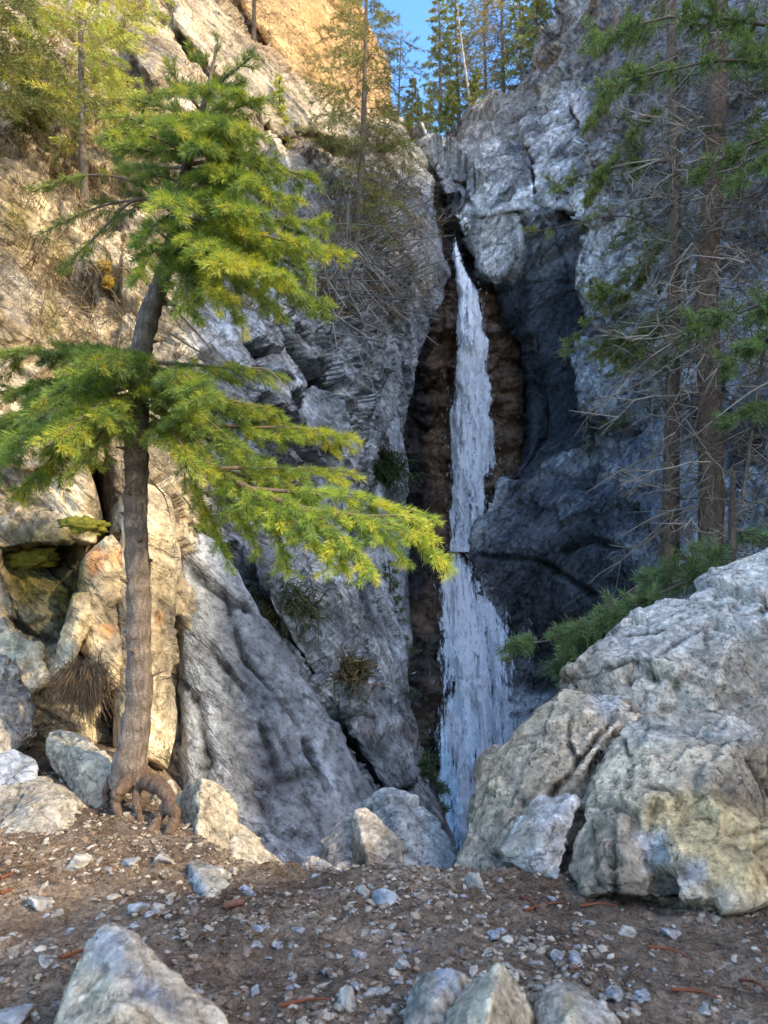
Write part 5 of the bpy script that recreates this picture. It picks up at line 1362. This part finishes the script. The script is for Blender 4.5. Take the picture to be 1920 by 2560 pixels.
def bough_tree(name, label, foot, boughs, y, green, r=.02, nsc=.9, tint=1.0):
    """a small tree seen mostly as separate green boughs"""
    org = at(*foot[0]); E = empty(name, org); tag(E, label, 'tree')
    mb = MB(); P = catmull([at(*p) for p in foot], 20); tube(mb, P - org, np.linspace(r * 1.6, r * .6, 20), 8, (.15, .11, .08), .2, 20); mb.build('trunk', M_BARK_FAR, E)
    for pts, w, dn in boughs:
        Pb = catmull([at(*p) for p in pts], 24); wd = MB(); nd = MB()
        tube(wd, Pb - org, np.linspace(r * .5, .004, 24), 5, (.17, .13, .10), .2, 30)
        T = np.gradient(Pb, axis=0); T /= np.linalg.norm(T, axis=1)[:, None]
        A, B, CC = [], [], []
        L = np.linalg.norm(np.diff(Pb, axis=0), axis=1).sum(); m = int(L / .014 * dn); cen = np.clip(np.linspace(.2, 1, max(4, int(L / .2))) + RNG.normal(0, .04, max(4, int(L / .2))), .1, 1)
        for i in range(m):
            s = min(1, max(.08, random.gauss(cen[i % len(cen)], .035))); k = int(s * 23); t = T[k]
            sd = np.cross(t, (0, 0, 1.)); sd /= np.linalg.norm(sd) + 1e-9
            e = t * random.uniform(.2, .9) + sd * random.uniform(-1, 1) + np.array((0, 0, random.uniform(-.8, .45)))
            e /= np.linalg.norm(e); l = w * random.uniform(.35, 1.25) * (1 - .3 * s)
            b = Pb[k]; A.append(b); B.append(b + e * l); CC.append(np.array(green) * random.uniform(.7, 1.35) * tint)
            for j in range(4):
                bb = b + e * l * (.2 + .2 * j); e2 = e + RNG.normal(0, .5, 3) + sd * random.uniform(-.6, .6); e2 /= np.linalg.norm(e2)
                A.append(bb); B.append(bb + e2 * l * .45); CC.append(np.array(green) * random.uniform(.7, 1.35) * tint)
        sticks(wd, np.array(A) - org, np.array(B) - org, .004, .002, (.16, .12, .09))
        yy = Pb[0, 1]; nw = max(.004, yy / F * 2.5 * .55)
        needles(nd, np.array(A) - org, np.array(B) - org, 330, .05 * nsc, nw, np.array(CC), lift=.15, minn=16)
        o = wd.build('branch', M_TWIG, E); nd.build('needles', M_FOLIAGE, o)
    return E


GR = (.22, .32, .11)
bough_tree('spruce_sapling', 'green spruce boughs reaching left from behind the big back boulder', [(1830, 1560, 4.9), (1830, 1300, 4.9), (1835, 1180, 4.9)],
           [([(1830, 1420, 4.9), (1700, 1460, 4.85), (1560, 1530, 4.8), (1420, 1590, 4.75), (1300, 1612, 4.7)], .15, 1.1), ([(1560, 1530, 4.8), (1470, 1600, 4.75), (1400, 1660, 4.7)], .17, 1.1), ([(1830, 1390, 4.9), (1740, 1400, 4.9), (1640, 1440, 4.9)], .18, 1.0), ([(1830, 1320, 4.9), (1890, 1340, 4.9), (1960, 1380, 4.9)], .16, .8)], 4.9, (.17, .25, .10))
bough_tree('spruce_tree', 'spruce off the right edge whose green clustered boughs hang into the top right', [(2050, 1500, 6.6), (2060, 700, 6.6), (2070, -100, 6.6)],
           [([(2060, 100, 6.6), (1900, 60, 6.5), (1700, 40, 6.5), (1500, 90, 6.4)], .2, .55), ([(2060, 200, 6.6), (1850, 150, 6.4), (1650, 180, 6.3), (1520, 220, 6.3)], .18, .5), ([(2060, 340, 6.6), (1950, 330, 6.6), (1760, 420, 6.6)], .2, .7), ([(2060, 380, 6.6), (1930, 400, 6.5), (1850, 450, 6.5)], .2, .8), ([(2060, 760, 6.6), (1920, 760, 6.5), (1740, 820, 6.5)], .22, .8), ([(2060, 820, 6.6), (1930, 840, 6.4), (1830, 900, 6.4)], .2, .8), ([(2060, 1020, 6.6), (1920, 1020, 6.6), (1820, 1050, 6.6)], .18, .6), ([(2060, 110, 6.6), (1960, 130, 6.5), (1850, 110, 6.5)], .2, .6)], 6.6, GR, .04)
bough_tree('spruce_tree', 'sparse hanging branch tips in front of the right cliff, with yellowish clusters', [(1690, 1450, 9.2), (1692, 700, 9.2), (1685, -50, 9.2)],
           [([(1690, 520, 9.2), (1600, 700, 9.2), (1480, 800, 9.2), (1410, 880, 9.2)], .16, .3), ([(1690, 560, 9.2), (1620, 640, 9.1), (1500, 740, 9.1)], .24, .5), ([(1690, 780, 9.2), (1620, 830, 9.2), (1500, 870, 9.2)], .26, .9), ([(1690, 250, 9.2), (1580, 330, 9.2), (1460, 520, 9.2)], .2, .5), ([(1690, 180, 9.2), (1560, 200, 9.2), (1470, 310, 9.2)], .22, .6), ([(1690, 400, 9.2), (1540, 420, 9.2), (1420, 450, 9.2), (1400, 470, 9.2)], .18, .35), ([(1690, 600, 9.2), (1560, 540, 9.2), (1340, 580, 9.2)], .16, .12), ([(1690, 850, 9.2), (1640, 880, 9.2), (1560, 900, 9.2)], .24, .8), ([(1690, 40, 9.2), (1600, 60, 9.2), (1520, 110, 9.2)], .25, .7)], 9.2, (.27, .32, .1), .02)
# long dead branches pointing left from the right-hand trunks
for i, (a_, b_, w) in enumerate([((1680, 1130, 8.6), (1465, 1232, 8.4), .009), ((1680, 1180, 8.6), (1580, 1210, 8.4), .008), ((1740, 1265, 8), (1548, 1340, 7.8), .008), ((1680, 1240, 8.6), (1540, 1330, 8.5), .007), ((1680, 950, 8.6), (1455, 1045, 8.4), .008), ((1665, 1410, 8.6), (1590, 1430, 8.5), .007)]):
    pass

# right-hand thicket of dead grey twigs (uncountable)
mb = MB(); S0, S1, R0 = [], [], []
for i in range(210):
    px = random.uniform(1690, 2050); py = random.uniform(-60, 1450) ; yy = random.uniform(6.4, 8.8)
    p = at(px, py, yy); d = np.array((random.choice([-1, -1, 1]) * random.uniform(.3, 1), random.uniform(-.6, .3), random.uniform(-.7, .25))); d /= np.linalg.norm(d)
    l = random.uniform(.35, .95) * (1 if px > 1700 else .7)
    pts = [p]
    for j in range(5):
        d = d + RNG.normal(0, .16, 3) + np.array((0, 0, -.06)); d /= np.linalg.norm(d); pts.append(pts[-1] + d * l / 5)
    for j in range(5):
        S0.append(pts[j]); S1.append(pts[j + 1]); R0.append(.008 * (1 - j / 6))
        for _ in range(2):
            e = d + RNG.normal(0, .7, 3); e /= np.linalg.norm(e); ll_ = l * random.uniform(.12, .34)
            q = pts[j] + e * ll_; S0.append(pts[j]); S1.append(q); R0.append(.0045)
            if random.random() < .6:
                e2 = e + RNG.normal(0, .6, 3); e2 /= np.linalg.norm(e2); S0.append(q); S1.append(q + e2 * ll_ * .6); R0.append(.0032)
tc = np.array([(.30, .235, .165), (.18, .14, .105), (.38, .33, .26)])[RNG.integers(0, 3, len(S0))]
sticks(mb, S0, S1, np.array(R0), np.array(R0) * .6, tc)
th = mb.build('dead_twigs', M_TWIG)
tag(th, 'tangle of dead grey brown twigs filling the right edge', 'twigs', kind='stuff')
for i, (a_, b_, w, lab) in enumerate([((1690, 1125, 8.6), (1465, 1232, 8.4), .010, 'long bare branch pointing left from the slender trunk'), ((1760, 1262, 8), (1548, 1342, 7.8), .009, 'long bare branch low on the thick trunk pointing left'), ((1690, 930, 8.6), (1455, 1040, 8.4), .009, 'higher bare branch across the pale rock left of the slender trunk'), ((2000, 930, 6.5), (1790, 1045, 6.4), .012, 'pale broken branch slanting in from the right edge'), ((1860, 520, 7.5), (1700, 555, 7.4), .012, 'short pale bare branch crossing the thick trunk high up')]):
    pts = catmull([at(*a_), (at(*a_) + at(*b_)) / 2 + (0, 0, .05), at(*b_)], 10); o0 = pts[0].copy()
    mb = MB(); tube(mb, pts - o0, np.linspace(w, w * .4, 10), 5, (.30, .26, .20), .2, 20)
    for _ in range(5):
        q = pts[random.randrange(3, 9)] - o0; sticks(mb, [q], [q + RNG.normal(0, .12, 3)], .004, .002, (.3, .26, .2))
    o = mb.build('bare_branch', M_TWIG); o.location = tuple(o0); tag(o, lab, 'branch')


# ------------------------------------------------------------------ plants on the rock
_pj = {}
LEFT_S = np.ascontiguousarray(LEFT_P[::3, ::3])


def surf_pt(G, px, py):
    """point of a cliff mesh nearest to a pixel's ray"""
    if id(G) not in _pj: _pj[id(G)] = proj(G.reshape(-1, 3))
    X, Y = _pj[id(G)]; k = np.argmin((X - px) ** 2 + (Y - py) ** 2); return G.reshape(-1, 3)[k]


def tuft(name, label, p, r, n, col, up=(0, -.5, .6), w=.003, cat='plant', droop=.4, group=None):
    mb = MB(); up = np.array(up, float)
    base_ = RNG.normal(0, r * .35, (n, 3)) * np.array((1, .4, .7))
    d = up + RNG.normal(0, .55, (n, 3)); d /= np.linalg.norm(d, axis=1)[:, None]
    l = r * RNG.uniform(.5, 1.2, n)
    m = base_ + d * (l * .55)[:, None]; e = m + (d + np.array((0, 0, -droop))) * (l * .5)[:, None]
    c = np.asarray(col)[RNG.integers(0, len(col), n)] * RNG.uniform(.7, 1.3, (n, 1))
    sticks(mb, base_, m, w, w * .8, c); sticks(mb, m, e, w * .8, w * .3, c)
    o = mb.build(name, M_DRY); o.location = tuple(p); tag(o, label, cat, group); return o


GRASSG = [(.07, .10, .03), (.10, .12, .04), (.16, .15, .06)]; DRYG = [(.30, .22, .11), (.22, .15, .07), (.38, .30, .17)]
tuft('shrub', 'green shrubby tuft in the middle of the grey rock face right of the spruce trunk', surf_pt(LEFT_P, 705, 1535), .24, 900, GRASSG, w=.004, droop=.9)
tuft('shrub', 'dark green shrub clinging to the rock left of the upper falls', surf_pt(LEFT_P, 950, 1180), .3, 700, GRASSG[:2], w=.006, droop=.9)
tuft('grass_clump', 'brownish dry root tangle hanging from the ledge beside the spruce trunk', at(215, 1710, 3.35), .12, 1500, [(.34, .23, .13), (.22, .145, .085), (.44, .32, .19)], w=.0018, droop=1.3)
tuft('grass_clump', 'small dry grass clump on the dark crack at the centre', surf_pt(LEFT_P, 870, 1690), .16, 300, DRYG + GRASSG[:1], w=.005)
mb = MB()
for i in range(230):
    px, py = random.uniform(0, 620), random.uniform(60, 900)
    if random.random() < .35: px, py = random.uniform(800, 1080), random.uniform(450, 800)
    p = surf_pt(LEFT_S, px, py); r = random.uniform(.10, .22) * (p[1] / 6) ** .6; n_ = 26
    b_ = p + RNG.normal(0, r * .4, (n_, 3)); d = np.array((.1, -.4, .5)) + RNG.normal(0, .5, (n_, 3)); d /= np.linalg.norm(d, axis=1)[:, None]
    m = b_ + d * r * .6; e = m + (d + np.array((0, 0, -.7))) * r * .5; w = .0028 * p[1] / 5
    c = np.array(DRYG)[RNG.integers(0, 3, n_)] * RNG.uniform(.7, 1.4, (n_, 1))
    sticks(mb, b_, m, w, w * .8, c); sticks(mb, m, e, w * .8, w * .4, c)
o = mb.build('dry_grass', M_DRY); tag(o, 'dry straw grass growing in the cracks of the left cliff', 'grass', kind='stuff')
mb = MB()   # fallen grey twigs on the ledge below the sparse spruce
S0, S1 = [], []
for i in range(260):
    px, py = random.uniform(800, 1000), random.uniform(560, 860); p = surf_pt(LEFT_S, px, py) + np.array((0, -.15, .05))
    d = np.array((random.uniform(-1, 1), -.2, random.uniform(-.9, .5))); d /= np.linalg.norm(d); S0.append(p); S1.append(p + d * random.uniform(.3, .9))
sticks(mb, S0, S1, .009, .005, np.array([(.34, .32, .28), (.22, .2, .17)])[RNG.integers(0, 2, len(S0))])
o = mb.build('fallen_twigs', M_TWIG); tag(o, 'bleached dead twigs littering the slope left of the upper falls', 'twigs', kind='stuff')
for i, (px, py, r, lab) in enumerate([(262, 1640, .055, 'round bright green moss cushion touching the spruce trunk'), (210, 1318, .10, 'yellow green moss cushion on the ledge over the dark recess'), (75, 1395, .12, 'yellow green moss strip on the dark overhang at left'), (262, 672, .045, 'golden moss cushion on the sunlit cliff'), (255, 715, .04, 'golden moss cushion just below the other golden one')]):
    p = surf_pt(LEFT_P, px, py); D, T = ico(4); P = D * (np.array((1.25, .6, .5)) if i < 3 else np.array((.95, .6, 1.1))) * r
    P = P * (1 + .6 * fbm(D * 2.5 + i * 9, 4) + .35 * fbm(D * 12, 3))[:, None]
    cc = mixv((.10, .105, .015), (.24, .22, .03), np.clip(.5 + fbm(D * 6, 3) * 1.5, 0, 1))
    if i > 2: cc = cc * np.array((1.5, .95, .8))
    o = obj('moss_cushion', mesh('moss_cushion', P, T, M_MOSS, cc)); o.location = tuple(p + (0, -.02, 0)); tag(o, lab, 'moss')
for lab, tr, w, bl, nb in (('young spruce beside the lower falls, thin and dark', [(1000, 1760, 9.5), (985, 1600, 9.6), (972, 1400, 9.7)], 6, .22, 46), ('small fir at the left foot of the lower falls', [(1080, 2030, 7.6), (1075, 1940, 7.6), (1072, 1880, 7.7)], 6, .4, 40)):
    conifer('fir_sapling', lab, tr, w, (.05, 1), bl, nb, .35, .6, .4, green=(.05, .08, .035), sub=6, twig=(.2, .18, .15))


# ------------------------------------------------------------------ the water
WF = empty('waterfall', at(1150, 1380, 24)); tag(WF, 'white two-step waterfall dropping down the dark chute in the middle', 'waterfall', kind='structure')
worg = np.array(WF.location)
K = 1920 / 1659.


def fall(name, left, right, y0, y1, dep, mat, off, edge=.16, nr=260, nc=46, amount=1.0, wob=.12, thin=0.0):
    py = np.linspace(y0, y1, nr)[:, None]; L_ = lin([(b * K, a * K) for a, b in left])(py); R_ = lin([(b * K, a * K) for a, b in right])(py)
    t = np.linspace(0, 1, nc)[None]; jl = fbm(np.stack([py[:, 0] * .02, py[:, 0] * 0, py[:, 0] * 0 + off], -1), 4)[:, None] * 10
    PX = L_ + jl + (R_ - L_) * t; PY = np.broadcast_to(py, PX.shape)
    Dp = dep(PX, PY) - .55 - off
    Dp = Dp - .35 * np.sin(np.pi * t)
    P = at(PX, PY, Dp).reshape(-1, 3)
    n = fbm(P * np.array((2.2, 1, .9)) + off * 9, 5); P[:, 1] += n * wob * 2.5; P[:, 0] += fbm(P * np.array((1.5, 1, 1.2)) + 40, 3) * wob
    u = np.broadcast_to(t, PX.shape); ed = np.minimum(u, 1 - u) / edge
    am = .58 + .42 * np.clip(ed, 0, 1) ** .6
    top = sstep(0, 40, PY - y0) * .25 + .75
    val = (am * top * amount * (1 - thin * sstep(.45, .9, u))).ravel()
    uv = np.stack([P[:, 0], P[:, 2]], -1)
    me = mesh(name, P - worg, quads(nr, nc), mat, np.stack([val, val, val], -1), uv=uv)
    return obj(name, me, WF)


UL = [(962, 510), (974, 560), (986, 610), (988, 640), (986, 700), (980, 800), (972, 900), (966, 1000), (968, 1100), (970, 1190)]
UR = [(976, 510), (1002, 560), (1030, 610), (1042, 640), (1050, 700), (1056, 800), (1062, 900), (1072, 1000), (1058, 1060), (1050, 1100), (1030, 1190)]
LL = [(972, 1195), (958, 1225), (944, 1260), (942, 1350), (946, 1450), (940, 1560), (940, 1650), (945, 1750), (960, 1900)]
LR = [(1004, 1195), (1042, 1222), (1068, 1255), (1098, 1330), (1126, 1400), (1144, 1480), (1156, 1560), (1162, 1650), (1130, 1750), (1130, 1900)]
wm1 = water_mat('falling_water', 1.33, 1.50, 0.0); wm2 = water_mat('water_veil', 1.42, 1.56, 7.3)
fall('upper_cascade', UL, UR, 520 * K, 1192 * K, CD, wm1, 0.0)
fall('upper_veil', UL, UR, 520 * K, 1192 * K, CD, wm2, .3, .3)
fall('lower_cascade', LL, LR, 1197 * K, 1900 * K, CD, wm1, .0, .2, amount=1.0, thin=.14)
fall('lower_veil', LL, LR, 1197 * K, 1900 * K, CD, wm2, .35, .3, amount=1.0, thin=.1)
m_, nt_, out_ = mat_new('spray_drops'); p_ = N(nt_, 'ShaderNodeBsdfPrincipled'); p_.inputs['Base Color'].default_value = (.85, .87, .9, 1); p_.inputs['Roughness'].default_value = .3; nt_.links.new(p_.outputs[0], out_.inputs[0])
mb = MB(); S0, S1 = [], []
for i in range(1100):
    py = random.uniform(600, 1800)
    l_, r_ = (UL, UR) if py < 1192 else (LL, LR)
    a_ = np.interp(py, [q[1] for q in l_], [q[0] for q in l_]); b_ = np.interp(py, [q[1] for q in r_], [q[0] for q in r_])
    u = random.gauss(.5, .30); px = a_ + (b_ - a_) * u
    p = at(px * K, py * K, float(CD(np.array([[px * K]]), np.array([[py * K]]))[0, 0]) - random.uniform(.8, 1.6))
    S0.append(p); S1.append(p + np.array((random.gauss(0, .03), 0, -random.uniform(.02, .09))))
rr = RNG.uniform(.003, .007, len(S0)); sticks(mb, np.array(S0) - worg, np.array(S1) - worg, rr, rr * .5, (.9, .9, .9))
mb.build('spray', m_, WF)

# ------------------------------------------------------------------ light, sky, camera
w = bpy.data.worlds.new('World'); SC.world = w; w.use_nodes = True
nt = w.node_tree; nt.nodes.clear()
sk = nt.nodes.new('ShaderNodeTexSky'); sk.sky_type = 'NISHITA'; sk.sun_disc = False
el = math.asin(SUN[2]); az = math.atan2(SUN[0], SUN[1])
sk.sun_elevation = el; sk.sun_rotation = az; sk.altitude = 300; sk.ozone_density = 1.0; sk.dust_density = 2.4
bg = nt.nodes.new('ShaderNodeBackground'); bg.inputs['Strength'].default_value = .62
wo = nt.nodes.new('ShaderNodeOutputWorld'); hs = nt.nodes.new('ShaderNodeHueSaturation'); hs.inputs['Saturation'].default_value = 1.3; nt.links.new(sk.outputs[0], hs.inputs['Color']); nt.links.new(hs.outputs[0], bg.inputs[0]); nt.links.new(bg.outputs[0], wo.inputs[0])
sl = bpy.data.lights.new('sun', 'SUN'); sl.energy = 5.0; sl.angle = math.radians(.5); sl.color = (1, .83, .56)
so = bpy.data.objects.new('sun', sl); COL.objects.link(so)
from mathutils import Vector
so.rotation_euler = Vector(tuple(SUN)).to_track_quat('Z', 'Y').to_euler()
so.location = (8, -5, 12)
cam = bpy.data.cameras.new('camera'); co = bpy.data.objects.new('camera', cam); COL.objects.link(co)
co.location = (0, 0, CAM_H); co.rotation_euler = (math.pi / 2 + PITCH, 0, 0)
cam.sensor_fit = 'VERTICAL'; cam.sensor_height = 24; cam.lens = 24 * F / 2560
cam.clip_start = .05; cam.clip_end = 500
cam.dof.use_dof = True; cam.dof.focus_distance = 4.0; cam.dof.aperture_fstop = 4.2
SC.camera = co
SC.view_settings.view_transform = 'Standard'; SC.view_settings.look = 'None'; SC.view_settings.exposure = 0
SC.cycles.max_bounces = 4; SC.cycles.diffuse_bounces = 3; SC.cycles.glossy_bounces = 1; SC.cycles.transmission_bounces = 2; SC.cycles.transparent_max_bounces = 12; SC.cycles.caustics_reflective = False; SC.cycles.caustics_refractive = False
SC.cycles.use_adaptive_sampling = True; SC.cycles.adaptive_threshold = .035; SC.cycles.adaptive_min_samples = 24
SC.cycles.use_denoising = True
